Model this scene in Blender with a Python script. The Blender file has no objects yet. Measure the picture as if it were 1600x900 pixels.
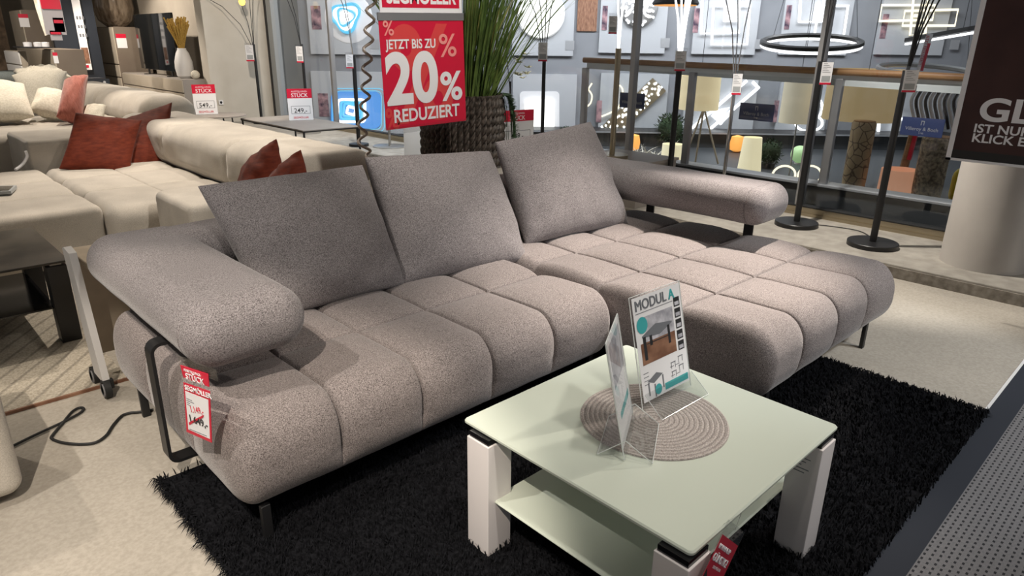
import bpy, bmesh, math, random
from mathutils import Vector, Matrix, noise
random.seed(7)
SC = bpy.context.scene
COL = SC.collection
V = Vector

# ------------------------------------------------------------------ camera
CAM_H = 1.5; FPX = 1067.0; PITCH = math.radians(19.7); ROLL = 0.0137; TH = math.radians(44.1)
_c, _s = math.cos(TH), math.sin(TH)
def rot(p): return V((p[0]*_c + p[1]*_s, -p[0]*_s + p[1]*_c, p[2]))
_f0 = V((0, math.cos(PITCH), -math.sin(PITCH))); _r0 = V((1, 0, 0)); _u0 = _r0.cross(_f0)
FWD = rot(_f0); RGT = rot(math.cos(ROLL)*_r0 + math.sin(ROLL)*_u0); UPV = rot(-math.sin(ROLL)*_r0 + math.cos(ROLL)*_u0)
HF = rot(V((0, 1, 0))); HR = rot(V((1, 0, 0)))          # level directions: into the shop and across it
cam = bpy.data.cameras.new('camera'); camo = bpy.data.objects.new('camera', cam); COL.objects.link(camo)
cam.sensor_width = 36; cam.lens = FPX*36/1600; cam.clip_start = .05; cam.clip_end = 200
m3 = Matrix((RGT, UPV, -FWD)).transposed()
camo.matrix_world = Matrix.Translation((0, 0, CAM_H)) @ m3.to_4x4()
SC.camera = camo

# ------------------------------------------------------------------ world, lights, exposure
SC.view_settings.view_transform = 'Standard'; SC.view_settings.look = 'None'
SC.view_settings.gamma = 1; SC.view_settings.exposure = 0.18; SC.view_settings.use_curve_mapping = False
w = bpy.data.worlds.new('world'); SC.world = w; w.use_nodes = True
w.node_tree.nodes['Background'].inputs[0].default_value = (.96, .97, 1.0, 1)
w.node_tree.nodes['Background'].inputs[1].default_value = .185

def spot(loc, aim, power, angle=60, color=(1, .86, .70), size=.05, blend=.35, name='ceiling_spotlight'):
    l = bpy.data.lights.new(name, 'SPOT'); l.energy = power; l.spot_size = math.radians(angle)
    l.spot_blend = blend; l.shadow_soft_size = size; l.color = color
    o = bpy.data.objects.new(name, l); COL.objects.link(o); o.location = loc
    o.rotation_euler = (V(aim) - V(loc)).to_track_quat('-Z', 'Y').to_euler()
    return o
def area(loc, aim, power, sx, sy, color=(1, 1, 1), name='lamp_wall_fill'):
    l = bpy.data.lights.new(name, 'AREA'); l.shape = 'RECTANGLE'; l.size = sx; l.size_y = sy; l.energy = power; l.color = color
    o = bpy.data.objects.new(name, l); COL.objects.link(o); o.location = loc
    o.rotation_euler = (V(aim) - V(loc)).to_track_quat('-Z', 'Y').to_euler()
    return o
WARM = (1, .88, .75); NEUT = (1, .93, .84); COOL = (.90, .95, 1)
spot((4.15, 1.55, 3.2), (2.85, 1.8, .4), 800, 40, (1, .89, .78), .035, .8)
spot((4.6, 0.5, 3.2), (1.9, 1.2, .4), 190, 36, (1, .90, .80), .03, .6)      # table and chaise, from the right
spot((4.6, -1.2, 3.2), (3.3, 1.0, .3), 250, 44, COOL, .08, .5)     # chaise end face
spot((-.9, 2.2, 3.2), (.85, 2.1, .4), 180, 40, NEUT, .03, .5)      # left armrest and seat
spot((-.7, .2, 3.2), (.05, 1.75, 0), 420, 46, WARM, .02, .25)     # floor at the front left
spot((.9, -.6, 3.2), (1.15, 1.9, .35), 105, 46, NEUT, .08, .6)      # main seat, cushions
spot((1.5, .4, 3.2), (1.55, 1.0, .43), 60, 40, NEUT, .06, .8)      # coffee table
spot((1.9, 6.0, 3.2), (1.8, 5.4, .5), 250, 75, WARM, .04, .4)      # beige sofa
spot((3.0, 5.2, 3.2), (2.3, 5.6, .7), 130, 60, WARM, .04, .4)
spot((2.3, 8.9, 3.2), (1.9, 8.3, .7), 260, 75, WARM, .05, .4)
spot((1.6, 11.0, 3.2), (1.6, 10.2, .8), 220, 75, WARM, .05, .4)
spot((-.6, 4.6, 3.2), (.2, 3.9, 0), 120, 60, WARM, .03, .3)        # light rug
spot((3.0, 14.8, 3.2), (4.6, 14.9, .8), 380, 95, WARM, .06, .4)    # sideboards
spot((1.2, 12.8, 3.2), (3.0, 15.8, .9), 420, 80, WARM, .06, .4)
spot((3.5, 8.4, 3.2), (4.6, 11.4, .8), 380, 75, WARM, .06, .4)    # end of the wall
spot((4.7, 2.4, 3.2), (5.55, 2.0, .1), 400, 62, NEUT, .04, .4)     # window platform
spot((4.4, 6.6, 3.2), (5.4, 7.8, .1), 300, 75, COOL, .05, .4)
spot((4.0, -.9, 3.2), (5.0, .9, .4), 50, 60, NEUT, .04, .4)       # column and floor beside it
spot((3.4, -1.6, 3.2), (3.2, .1, 0), 170, 60, NEUT, .08, .5)       # walkway
spot((2.0, 1.3, 3.2), (2.7, 3.4, 1.2), 210, 60, NEUT, .05, .5)     # sale poster, planter
spot((3.9, 4.6, 3.2), (3.3, 4.0, 1.2), 90, 70, NEUT, .05, .5)
_aw = lambda u, d, z: HF*d + HR*u + V((0, 0, z))
for _u, _p in ((-1.5, 135), (1.8, 130), (4.8, 140)):
    area(_aw(_u, 10.6, 3.6), _aw(_u, 12.9, .6), _p, 2.4, 1.2, (.96, .98, 1))  # unseen fill lights, added to brighten the lamp wall

# ------------------------------------------------------------------ pixels of the photograph -> points of the place
def ray(px, py): return RGT*((px-800)/FPX) - UPV*((py-450)/FPX) + FWD
def onX(px, py, X): d = ray(px, py); return V((0, 0, CAM_H)) + d*(X/d.x)
def onY(px, py, Y): d = ray(px, py); return V((0, 0, CAM_H)) + d*(Y/d.y)
def onZ(px, py, Z): d = ray(px, py); return V((0, 0, CAM_H)) + d*((Z-CAM_H)/d.z)
def onD(px, py, D): d = ray(px, py); return V((0, 0, CAM_H)) + d*(D/d.dot(HF))

# ------------------------------------------------------------------ materials
def mat(name, col, rough=.6, metal=0., spec=.5, emit=None, es=0., alpha=1.):
    m = bpy.data.materials.new(name); m.use_nodes = True
    b = m.node_tree.nodes['Principled BSDF']
    b.inputs['Base Color'].default_value = (*col, 1); b.inputs['Roughness'].default_value = rough
    b.inputs['Metallic'].default_value = metal; b.inputs['Specular IOR Level'].default_value = spec
    if emit: b.inputs['Emission Color'].default_value = (*emit, 1); b.inputs['Emission Strength'].default_value = es
    b.inputs['Alpha'].default_value = alpha
    return m
def N(m, t, **kw):
    n = m.node_tree.nodes.new(t)
    for k, v in kw.items(): setattr(n, k, v)
    return n
def noisy(name, c1, c2, scale=40, rough=.8, bump=.2, detail=4, dist=.004, lo=.35, hi=.65, spec=.3, coarse=None, stretch=None, sheen=0):
    m = mat(name, c1, rough, 0, spec); nt = m.node_tree; L = nt.links.new; b = nt.nodes['Principled BSDF']
    tc = N(m, 'ShaderNodeTexCoord'); src = tc.outputs['Object']
    if stretch:
        mp = N(m, 'ShaderNodeMapping'); mp.inputs['Scale'].default_value = stretch; L(src, mp.inputs[0]); src = mp.outputs[0]
    no = N(m, 'ShaderNodeTexNoise'); no.inputs['Scale'].default_value = scale; no.inputs['Detail'].default_value = detail
    L(src, no.inputs['Vector'])
    cr = N(m, 'ShaderNodeValToRGB'); cr.color_ramp.elements[0].position = lo; cr.color_ramp.elements[1].position = hi
    cr.color_ramp.elements[0].color = (*c1, 1); cr.color_ramp.elements[1].color = (*c2, 1)
    L(no.outputs['Fac'], cr.inputs[0]); out = cr.outputs[0]
    if coarse:
        n2 = N(m, 'ShaderNodeTexNoise'); n2.inputs['Scale'].default_value = coarse[0]; n2.inputs['Detail'].default_value = 5
        L(src, n2.inputs['Vector'])
        c2r = N(m, 'ShaderNodeValToRGB'); c2r.color_ramp.elements[0].position = .35; c2r.color_ramp.elements[1].position = .65
        k = coarse[1]; c2r.color_ramp.elements[0].color = (k, k, k, 1); c2r.color_ramp.elements[1].color = (1, 1, 1, 1)
        L(n2.outputs['Fac'], c2r.inputs[0])
        mx = N(m, 'ShaderNodeMix', data_type='RGBA', blend_type='MULTIPLY'); mx.inputs[0].default_value = 1
        L(out, mx.inputs[6]); L(c2r.outputs[0], mx.inputs[7]); out = mx.outputs[2]
    L(out, b.inputs['Base Color'])
    if bump:
        bp = N(m, 'ShaderNodeBump'); bp.inputs['Strength'].default_value = bump; bp.inputs['Distance'].default_value = dist
        L(no.outputs['Fac'], bp.inputs['Height']); L(bp.outputs[0], b.inputs['Normal'])
    if sheen: b.inputs['Sheen Weight'].default_value = sheen; b.inputs['Sheen Roughness'].default_value = .4
    return m
def glassy(name, tint=(1, 1, 1), refl=.06, rough=.02, tr=1.0):
    m = bpy.data.materials.new(name); m.use_nodes = True; nt = m.node_tree; nt.nodes.clear(); L = nt.links.new
    o = N(m, 'ShaderNodeOutputMaterial'); t = N(m, 'ShaderNodeBsdfTransparent'); g = N(m, 'ShaderNodeBsdfGlossy')
    t.inputs[0].default_value = (*tint, 1); g.inputs['Roughness'].default_value = rough
    lw = N(m, 'ShaderNodeLayerWeight'); lw.inputs['Blend'].default_value = .5
    pw = N(m, 'ShaderNodeMath', operation='POWER'); pw.inputs[1].default_value = 5.0; L(lw.outputs['Facing'], pw.inputs[0])
    mu = N(m, 'ShaderNodeMath', operation='MULTIPLY_ADD'); mu.inputs[1].default_value = .55; mu.inputs[2].default_value = refl
    mu.use_clamp = True
    L(pw.outputs[0], mu.inputs[0]); mx = N(m, 'ShaderNodeMixShader'); L(mu.outputs[0], mx.inputs[0]); L(t.outputs[0], mx.inputs[1]); L(g.outputs[0], mx.inputs[2])
    L(mx.outputs[0], o.inputs[0]); return m
def glow(name, col, s): return mat(name, (.08, .08, .08), .5, emit=col, es=s)

M = {}
M['grey_fabric'] = noisy('grey_melange_fabric', (.083, .069, .067), (.37, .327, .315), 290, .9, .4, 2, .003, .30, .70, .15, sheen=.25)
M['grey_fabric_light'] = noisy('grey_melange_cushion', (.082, .072, .074), (.36, .332, .335), 290, .9, .4, 2, .003, .30, .70, .15, sheen=.25)
M['beige_fabric'] = noisy('beige_velour', (.44, .40, .345), (.60, .56, .495), 260, .9, .4, 2, .003, .3, .7, .15, coarse=(5, .86), sheen=.3)
M['cream_fabric'] = noisy('cream_cushion_fabric', (.60, .56, .46), (.74, .70, .60), 60, .9, .3, 3, .003, sheen=.2)
M['blue_fabric'] = noisy('blue_grey_fabric', (.16, .19, .19), (.24, .27, .27), 120, .9, .3)
M['rust_velvet'] = noisy('rust_velvet', (.082, .014, .007), (.145, .027, .012), 18, .75, .25, 4, .004, .3, .7, .15, stretch=(1, 1, 3), sheen=.08)
M['pink_velvet'] = noisy('dusty_pink_velvet', (.30, .085, .062), (.44, .15, .11), 24, .7, .3, 4, .004, .3, .7, .2, stretch=(3, 1, 1), sheen=.4)
M['black_metal'] = mat('black_powdercoat', (.012, .012, .013), .42)
M['black_gloss'] = mat('black_gloss', (.008, .008, .009), .12)
M['dark_stone'] = noisy('dark_ceramic', (.022, .020, .018), (.075, .066, .055), 5, .3, .05, 6, .002)
M['steel'] = mat('brushed_steel', (.55, .54, .52), .32, 1)
M['chrome'] = mat('chrome', (.75, .75, .75), .08, 1)
M['brass'] = mat('champagne_metal', (.42, .36, .26), .35, .9)
M['alu'] = mat('anodised_aluminium', (.42, .42, .43), .4, .8)
M['white_gloss'] = mat('white_gloss_lacquer', (.78, .74, .73), .18)
M['white'] = mat('white_paint', (.76, .75, .74), .5)
M['board_white'] = mat('display_board_white', (.40, .415, .44), .55)
M['paper_grey'] = mat('grey_tag_paper', (.42, .40, .42), .6); M['paper'] = mat('white_paper', (.80, .80, .82), .5)
M['red'] = mat('sale_red', (.60, .010, .042), .35)
M['red_light'] = mat('sale_red_pattern', (.66, .06, .06), .35)
M['pink_print'] = mat('pink_print', (.82, .30, .27), .4)
M['ink'] = mat('black_ink', (.02, .02, .022), .5)
M['grey_ink'] = mat('grey_ink', (.16, .17, .19), .5)
M['teal'] = mat('teal_print', (.05, .38, .40), .45)
M['brown_print'] = noisy('brown_sofa_print', (.036, .015, .014), (.062, .028, .025), 3, .45, 0, 3)
M['photo_wood'] = noisy('printed_wood_floor', (.16, .075, .045), (.30, .16, .10), 12, .5, 0, 3, stretch=(1, 6, 1))
M['photo_sky'] = noisy('printed_grey_interior', (.30, .30, .34), (.55, .55, .60), 30, .5, 0, 3)
M['photo_dark'] = noisy('printed_portrait', (.04, .025, .05), (.40, .24, .26), 9, .5, 0, 3)
M['mint_glass'] = mat('mint_lacquered_glass', (.62, .675, .585), .16, 0, .6)
M['mint_edge'] = mat('mint_glass_edge', (.52, .66, .55), .1, 0, .7)
M['acrylic'] = glassy('clear_acrylic', (.97, .98, .98), .10, .02)
M['edge'] = mat('pale_edge_glint', (.80, .83, .82), .15)  # pale colour stands in for light caught along clear acrylic edges
M['clear_film'] = glassy('clear_film', (.95, .95, .95), .10, .08)
M['window_glass'] = glassy('window_glass', (.96, .97, .98), .025, .01)
M['rail_glass'] = glassy('balustrade_glass', (.95, .96, .96), .03, .02)
M['brown_glass'] = noisy('smoked_glass', (.13, .095, .065), (.34, .27, .20), 5, .15, 0, 4, spec=.6, stretch=(3, 3, .4))
M['oak'] = noisy('oak_handrail', (.26, .13, .055), (.42, .24, .11), 30, .45, .1, 4, .002, stretch=(1, .1, 1))
M['fascia'] = mat('grey_fascia', (.36, .38, .39), .5); M['band'] = mat('light_grey_band', (.78, .81, .82), .5)
M['plinth'] = mat('dark_grey_plinth', (.045, .05, .055), .5)
M['sill'] = mat('grey_sill', (.40, .41, .43), .4, .4)
M['rug_black'] = noisy('black_shag', (.0025, .0027, .0035), (.011, .0115, .014), 90, .95, 0, 2, spec=.1)
M['navy_strip'] = mat('navy_carpet_edge', (.016, .020, .030), .9)
M['cab'] = noisy('taupe_lacquer', (.40, .35, .28), (.43, .38, .31), 3, .45, 0, 3)
M['cab_dark'] = noisy('mocha_lacquer', (.15, .12, .095), (.17, .14, .11), 3, .5, 0, 3)
M['cab_grey'] = noisy('grey_lacquer', (.30, .27, .245), (.33, .30, .27), 3, .5, 0, 3)
M['navy'] = mat('navy_lacquer', (.012, .017, .027), .5)
M['wall'] = noisy('beige_wall', (.56, .52, .45), (.60, .56, .49), 3, .85, .04, 5, .002)
M['wall_shaded'] = noisy('beige_wall_shaded', (.37, .33, .275), (.40, .36, .30), 3, .85, .04, 5, .002)  # darker copy of the beige wall, its shade put into the colour
M['atrium_wall'] = noisy('grey_lamp_wall', (.20, .21, .23), (.23, .24, .26), 2, .8, 0, 3)
M['stone_dark'] = noisy('brown_stone', (.07, .05, .035), (.16, .115, .08), 7, .9, .6, 5, .02)
M['ceiling'] = mat('ceiling_white', (.62, .62, .60), .9)
M['conc'] = noisy('concrete', (.34, .315, .275), (.44, .41, .36), 9, .75, .08, 8, .003, coarse=(2.2, .85))
M['conc_face'] = noisy('rough_concrete', (.22, .195, .165), (.36, .33, .285), 22, .85, .5, 8, .006, coarse=(3, .75))
M['column'] = noisy('plaster_column', (.53, .495, .46), (.58, .545, .505), 4, .75, .05, 5, .002)
M['leaf'] = noisy('grass_leaf', (.045, .095, .018), (.17, .25, .06), 6, .6, 0, 3, coarse=(9, .6))
M['leaf_dry'] = noisy('yellow_grass_leaf', (.20, .19, .05), (.33, .30, .10), 6, .7, 0, 3)
M['fern'] = mat('fern_leaf', (.035, .085, .025), .6)
M['petal'] = mat('cream_petal', (.72, .72, .52), .6)
M['straw'] = noisy('dried_grass', (.36, .22, .05), (.56, .37, .10), 60, .9, 0, 3)
M['bush'] = noisy('box_bush_leaf', (.010, .024, .008), (.030, .06, .02), 40, .8, 0, 3)
M['wicker'] = noisy('woven_planter_strand', (.028, .023, .019), (.115, .094, .078), 40, .5, .3, 3, .003)
M['mat_round'] = noisy('woven_paper_yarn', (.36, .31, .285), (.64, .59, .56), 260, .9, .4, 2, .002)
M['cable'] = mat('taupe_cable', (.34, .285, .24), .45)
M['rubber'] = mat('black_rubber', (.012, .012, .012), .6)
M['wheel_grey'] = mat('grey_wheel', (.22, .22, .23), .5)
M['cardboard'] = noisy('raw_wood_board', (.50, .42, .32), (.58, .49, .38), 10, .8, 0, 3)
M['sb_blue'] = mat('dark_blue_sign', (.018, .034, .115), .6)
M['led'] = glow('white_led', (1, 1, 1), 2.6)
M['led_warm'] = glow('warm_led', (1, .88, .60), 1.6)
M['led_cyan'] = glow('cyan_led', (.10, .62, .95), .95)
M['painted_halo'] = glow('painted_blue_halo', (.05, .30, .80), .85)  # emission colour for the lamp's blue glow on its board
M['led_disc'] = glow('disc_light', (1, 1, .93), 1.8)
M['shade_lit'] = mat('lit_lampshade', (.75, .70, .55), .8, emit=(1, .88, .55), es=.62)
M['shade_yellow'] = mat('yellow_lit_shade', (.70, .62, .42), .8, emit=(1, .80, .45), es=.42)
M['shade_beige'] = mat('beige_linen_shade', (.50, .40, .25), .9, emit=(.62, .45, .22), es=.30)
M['shade_cream'] = mat('cream_shade', (.60, .56, .45), .8, emit=(1, .88, .62), es=.22)
M['orange_glow'] = mat('orange_glow_shade', (.75, .35, .08), .6, emit=(1, .40, .08), es=.75)
M['pink_glow'] = mat('peach_drum_shade', (.70, .42, .30), .7, emit=(1, .48, .28), es=.32)
M['green_glow'] = mat('green_globe', (.40, .55, .30), .5, emit=(.55, .9, .4), es=.35)
M['bulb'] = glow('yellow_bulb', (1, .62, .10), 2.2)
M['yellow'] = mat('yellow_plastic', (.62, .50, .02), .5)
M['tv'] = mat('tv_screen', (.008, .009, .010), .06, 0, .8)

# crackled stone / snake-skin lamp bodies
def voronoi(name, c1, c2, scale, w=.06, rough=.7):
    m = mat(name, c1, rough); L = m.node_tree.links.new; b = m.node_tree.nodes['Principled BSDF']
    tc = N(m, 'ShaderNodeTexCoord'); v = N(m, 'ShaderNodeTexVoronoi', feature='DISTANCE_TO_EDGE'); v.inputs['Scale'].default_value = scale
    L(tc.outputs['Object'], v.inputs['Vector']); cr = N(m, 'ShaderNodeValToRGB')
    cr.color_ramp.elements[0].position = w*.4; cr.color_ramp.elements[1].position = w
    cr.color_ramp.elements[0].color = (*c2, 1); cr.color_ramp.elements[1].color = (*c1, 1)
    L(v.outputs['Distance'], cr.inputs[0]); L(cr.outputs[0], b.inputs['Base Color']); return m
M['crackle'] = voronoi('crackled_stone', (.42, .30, .16), (.13, .08, .04), 9)
M['speckle'] = noisy('speckled_bark', (.12, .09, .06), (.46, .36, .23), 30, .8, .3, 4)

# floor: beige carpet; walkway: grey mat with rows of dark perforations; light rug: herringbone
M['floor'] = noisy('beige_floor', (.40, .365, .31), (.475, .435, .375), 75, .9, .25, 4, .003, coarse=(1.3, .86), spec=.2)
def perforated(name):
    m = mat(name, (.10, .10, .105), .85); L = m.node_tree.links.new; b = m.node_tree.nodes['Principled BSDF']
    tc = N(m, 'ShaderNodeTexCoord'); sx = N(m, 'ShaderNodeSeparateXYZ'); L(tc.outputs['Object'], sx.inputs[0])
    def math_(op, a, bv=None, cv=None):
        n = N(m, 'ShaderNodeMath', operation=op)
        for i, v in enumerate((a, bv, cv)):
            if v is None: continue
            if isinstance(v, (int, float)): n.inputs[i].default_value = v
            else: L(v, n.inputs[i])
        return n.outputs[0]
    X = math_('MULTIPLY', sx.outputs[0], 1/.027); Y = math_('MULTIPLY', sx.outputs[1], 1/.0195)
    row = math_('FLOOR', Y); odd = math_('MULTIPLY', math_('MODULO', math_('ABSOLUTE', row), 2.0), .5)
    fx = math_('ABSOLUTE', math_('SUBTRACT', math_('FRACT', math_('ADD', X, odd)), .5))
    fy = math_('ABSOLUTE', math_('SUBTRACT', math_('FRACT', Y), .5))
    inside = math_('MULTIPLY', math_('LESS_THAN', fx, .24), math_('LESS_THAN', fy, .17))
    no = N(m, 'ShaderNodeTexNoise'); no.inputs['Scale'].default_value = 130; L(tc.outputs['Object'], no.inputs['Vector'])
    cr = N(m, 'ShaderNodeValToRGB'); cr.color_ramp.elements[0].color = (.11, .107, .112, 1); cr.color_ramp.elements[1].color = (.22, .215, .22, 1)
    L(no.outputs['Fac'], cr.inputs[0])
    mx = N(m, 'ShaderNodeMix', data_type='RGBA'); L(inside, mx.inputs[0]); L(cr.outputs[0], mx.inputs[6]); mx.inputs[7].default_value = (.010, .010, .014, 1)
    L(mx.outputs[2], b.inputs['Base Color'])
    bp = N(m, 'ShaderNodeBump'); bp.inputs['Strength'].default_value = .5; bp.inputs['Distance'].default_value = .004; bp.invert = True
    L(inside, bp.inputs['Height']); L(bp.outputs[0], b.inputs['Normal'])
    return m
M['walkway'] = perforated('perforated_grey_mat')
def lined_rug(name):
    m = noisy(name, (.36, .32, .255), (.56, .51, .42), 110, .95, .4, 3, .004); L = m.node_tree.links.new; b = m.node_tree.nodes['Principled BSDF']
    tc = N(m, 'ShaderNodeTexCoord'); mp = N(m, 'ShaderNodeMapping'); mp.inputs['Rotation'].default_value = (0, 0, math.radians(38)); L(tc.outputs['Object'], mp.inputs[0])
    wv = N(m, 'ShaderNodeTexWave'); wv.inputs['Scale'].default_value = 3.6; wv.inputs['Distortion'].default_value = .6; L(mp.outputs[0], wv.inputs['Vector'])
    cr = N(m, 'ShaderNodeValToRGB'); cr.color_ramp.elements[0].position = .0; cr.color_ramp.elements[1].position = .16
    cr.color_ramp.elements[0].color = (.62, .62, .62, 1); cr.color_ramp.elements[1].color = (1, 1, 1, 1); L(wv.outputs['Fac'], cr.inputs[0])
    mx = N(m, 'ShaderNodeMix', data_type='RGBA', blend_type='MULTIPLY'); mx.inputs[0].default_value = 1
    L(b.inputs['Base Color'].links[0].from_socket, mx.inputs[6]); L(cr.outputs[0], mx.inputs[7]); L(mx.outputs[2], b.inputs['Base Color'])
    return m
M['light_rug'] = lined_rug('light_lined_rug')

# ------------------------------------------------------------------ mesh helpers
class MB:
    def __init__(s): s.v = []; s.f = []
    def add(s, vs, fs):
        o = len(s.v); s.v += [V(p) for p in vs]; s.f += [tuple(i+o for i in f) for f in fs]; return s
    def box(s, x0, x1, y0, y1, z0, z1, mtx=None, b=0):
        if b:
            return s.rbox(x0, x1, y0, y1, z0, z1, b, mtx)
        p = [V((x, y, z)) for z in (z0, z1) for y in (y0, y1) for x in (x0, x1)]
        if mtx: p = [mtx @ q for q in p]
        return s.add(p, [(0, 2, 3, 1), (4, 5, 7, 6), (0, 1, 5, 4), (2, 6, 7, 3), (0, 4, 6, 2), (1, 3, 7, 5)])
    def rbox(s, x0, x1, y0, y1, z0, z1, b, mtx=None, seg=3):
        vs, fs = rbox_mesh(x0, x1, y0, y1, z0, z1, (b, b, b), None, seg)
        if mtx: vs = [mtx @ q for q in vs]
        return s.add(vs, fs)
    def tube(s, pts, r, n=8, cap=True, closed=False):
        pts = [V(p) for p in pts]; rs = r if isinstance(r, (list, tuple)) else [r]*len(pts)
        vs = []; fs = []; k = len(pts); prev = None
        for i, p in enumerate(pts):
            a = pts[(i-1) % k] if (closed or i) else p; c = pts[(i+1) % k] if (closed or i < k-1) else p
            t = (c-a).normalized()
            if prev is None: x = t.orthogonal().normalized()
            else: x = (prev - t*prev.dot(t)); x = x.normalized() if x.length > 1e-6 else t.orthogonal().normalized()
            prev = x; y = t.cross(x)
            for j in range(n):
                q = 2*math.pi*j/n; vs.append(p + (x*math.cos(q) + y*math.sin(q))*rs[i])
        for i in range(k if closed else k-1):
            i2 = (i+1) % k
            for j in range(n): fs.append((i*n+j, i*n+(j+1) % n, i2*n+(j+1) % n, i2*n+j))
        if cap and not closed: fs += [tuple(range(n))[::-1], tuple((k-1)*n+j for j in range(n))]
        return s.add(vs, fs)
    def lathe(s, prof, c, n=32, axis=None, cap=True):
        """prof: (radius, height) pairs from the bottom; axis: Matrix 3x3 for tilting"""
        c = V(c); vs = []; fs = []
        for r, h in prof:
            for j in range(n):
                q = 2*math.pi*j/n; p = V((r*math.cos(q), r*math.sin(q), h))
                if axis: p = axis @ p
                vs.append(c+p)
        k = len(prof)
        for i in range(k-1):
            for j in range(n): fs.append((i*n+j, i*n+(j+1) % n, (i+1)*n+(j+1) % n, (i+1)*n+j))
        if cap: fs += [tuple(range(n))[::-1], tuple((k-1)*n+j for j in range(n))]
        return s.add(vs, fs)
    def quad(s, a, b, c, d): return s.add([a, b, c, d], [(0, 1, 2, 3)])
    def prism(s, poly, thick, mtx):
        """poly in the local XY plane, from z=0 to thick"""
        n = len(poly); vs = [mtx @ V((x, y, 0)) for x, y in poly] + [mtx @ V((x, y, thick)) for x, y in poly]
        return s.add(vs, [tuple(range(n))[::-1], tuple(range(n, 2*n))] + [(i, (i+1) % n, n+(i+1) % n, n+i) for i in range(n)])
    def slab(s, mtx, x0, x1, y0, y1, z0=0., z1=.002): return s.box(x0, x1, y0, y1, z0, z1, mtx)

def rbox_mesh(x0, x1, y0, y1, z0, z1, r, step=None, seg=3, seams=((), (), ())):
    """rounded box; step: grid size for a dense mesh"""
    lo = V((x0, y0, z0)); hi = V((x1, y1, z1)); r = [min(r[i], (hi[i]-lo[i])/2*.999) for i in range(3)]
    def axis(i):
        L = hi[i]-lo[i]; a = lo[i]
        if step:
            e = max(4, int(r[i]*1.57/step)); mid = max(1, int((L-2*r[i])/step))
        else: e = seg; mid = 1
        t = [a + r[i]*k/e for k in range(e)] + [a + r[i] + (L-2*r[i])*k/mid for k in range(mid)] + [hi[i]-r[i] + r[i]*k/e for k in range(e+1)]
        if seams[i]:
            ex = [q+d for q in seams[i] for d in (-.016, -.010, -.006, -.003, 0, .003, .006, .010, .016)]
            t = sorted([v for v in t if min(abs(v-q) for q in seams[i]) > .018] + ex)
        return t
    A = [axis(0), axis(1), axis(2)]; idx = {}; vs = []; fs = []
    def vid(i, j, k):
        key = (i, j, k)
        if key not in idx:
            p = V((A[0][i], A[1][j], A[2][k])); q = V([min(max(p[a], lo[a]+r[a]), hi[a]-r[a]) for a in range(3)])
            d = V([(p[a]-q[a])/r[a] for a in range(3)])
            # even spacing round the corner
            d = V([math.copysign(math.tan(abs(x)*math.pi/4), x) for x in d])
            if d.length > 1e-9: d.normalize()
            idx[key] = len(vs); vs.append(V([q[a]+d[a]*r[a] for a in range(3)]))
        return idx[key]
    n = [len(a)-1 for a in A]
    for i in range(n[0]):
        for j in range(n[1]):
            fs.append((vid(i, j, 0), vid(i, j+1, 0), vid(i+1, j+1, 0), vid(i+1, j, 0)))
            fs.append((vid(i, j, n[2]), vid(i+1, j, n[2]), vid(i+1, j+1, n[2]), vid(i, j+1, n[2])))
    for i in range(n[0]):
        for k in range(n[2]):
            fs.append((vid(i, 0, k), vid(i+1, 0, k), vid(i+1, 0, k+1), vid(i, 0, k+1)))
            fs.append((vid(i, n[1], k), vid(i, n[1], k+1), vid(i+1, n[1], k+1), vid(i+1, n[1], k)))
    for j in range(n[1]):
        for k in range(n[2]):
            fs.append((vid(0, j, k), vid(0, j, k+1), vid(0, j+1, k+1), vid(0, j+1, k)))
            fs.append((vid(n[0], j, k), vid(n[0], j+1, k), vid(n[0], j+1, k+1), vid(n[0], j, k+1)))
    return vs, fs

ORG = {}
def link(name, me, m, parent=None, org=None, smooth=True):
    o = bpy.data.objects.new(name, me); COL.objects.link(o)
    if m is not None: me.materials.append(m)
    if smooth and me.polygons:
        me.polygons.foreach_set('use_smooth', [True]*len(me.polygons))
        try: me.set_sharp_from_angle(angle=math.radians(35))
        except Exception: pass
    if parent: o.parent = parent; ORG[o] = ORG[parent]
    else: o.location = org; ORG[o] = V(org)
    return o
def obj(name, mb, m, parent=None, smooth=True, label=None):
    if parent: org = ORG[parent]
    else:
        xs = [v.x for v in mb.v]; ys = [v.y for v in mb.v]; zs = [v.z for v in mb.v]
        org = V(((min(xs)+max(xs))/2, (min(ys)+max(ys))/2, min(zs)))
    me = bpy.data.meshes.new(name); me.from_pydata([v-org for v in mb.v], [], mb.f); me.update()
    o = link(name, me, m, parent, org, smooth)
    if label: o['label'] = label
    return o
def thing(name, label, cat, loc, group=None):
    o = bpy.data.objects.new(name, None); COL.objects.link(o); o.location = loc; o.empty_display_size = .1; ORG[o] = V(loc)
    o['label'] = label; o['category'] = cat
    if group: o['group'] = group
    return o
def tag(o, label, cat, group=None):
    o['label'] = label; o['category'] = cat
    if group: o['group'] = group
    return o
def struct(name, mb, m, parent=None):
    o = obj(name, mb, m, parent)
    if not parent: o['kind'] = 'structure'
    return o
def frame(o, right, up):
    r = V(right).normalized(); u = V(up); u = (u - r*u.dot(r)).normalized(); n = r.cross(u)
    m = Matrix((r, u, n)).transposed().to_4x4(); m.translation = V(o); return m
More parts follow.
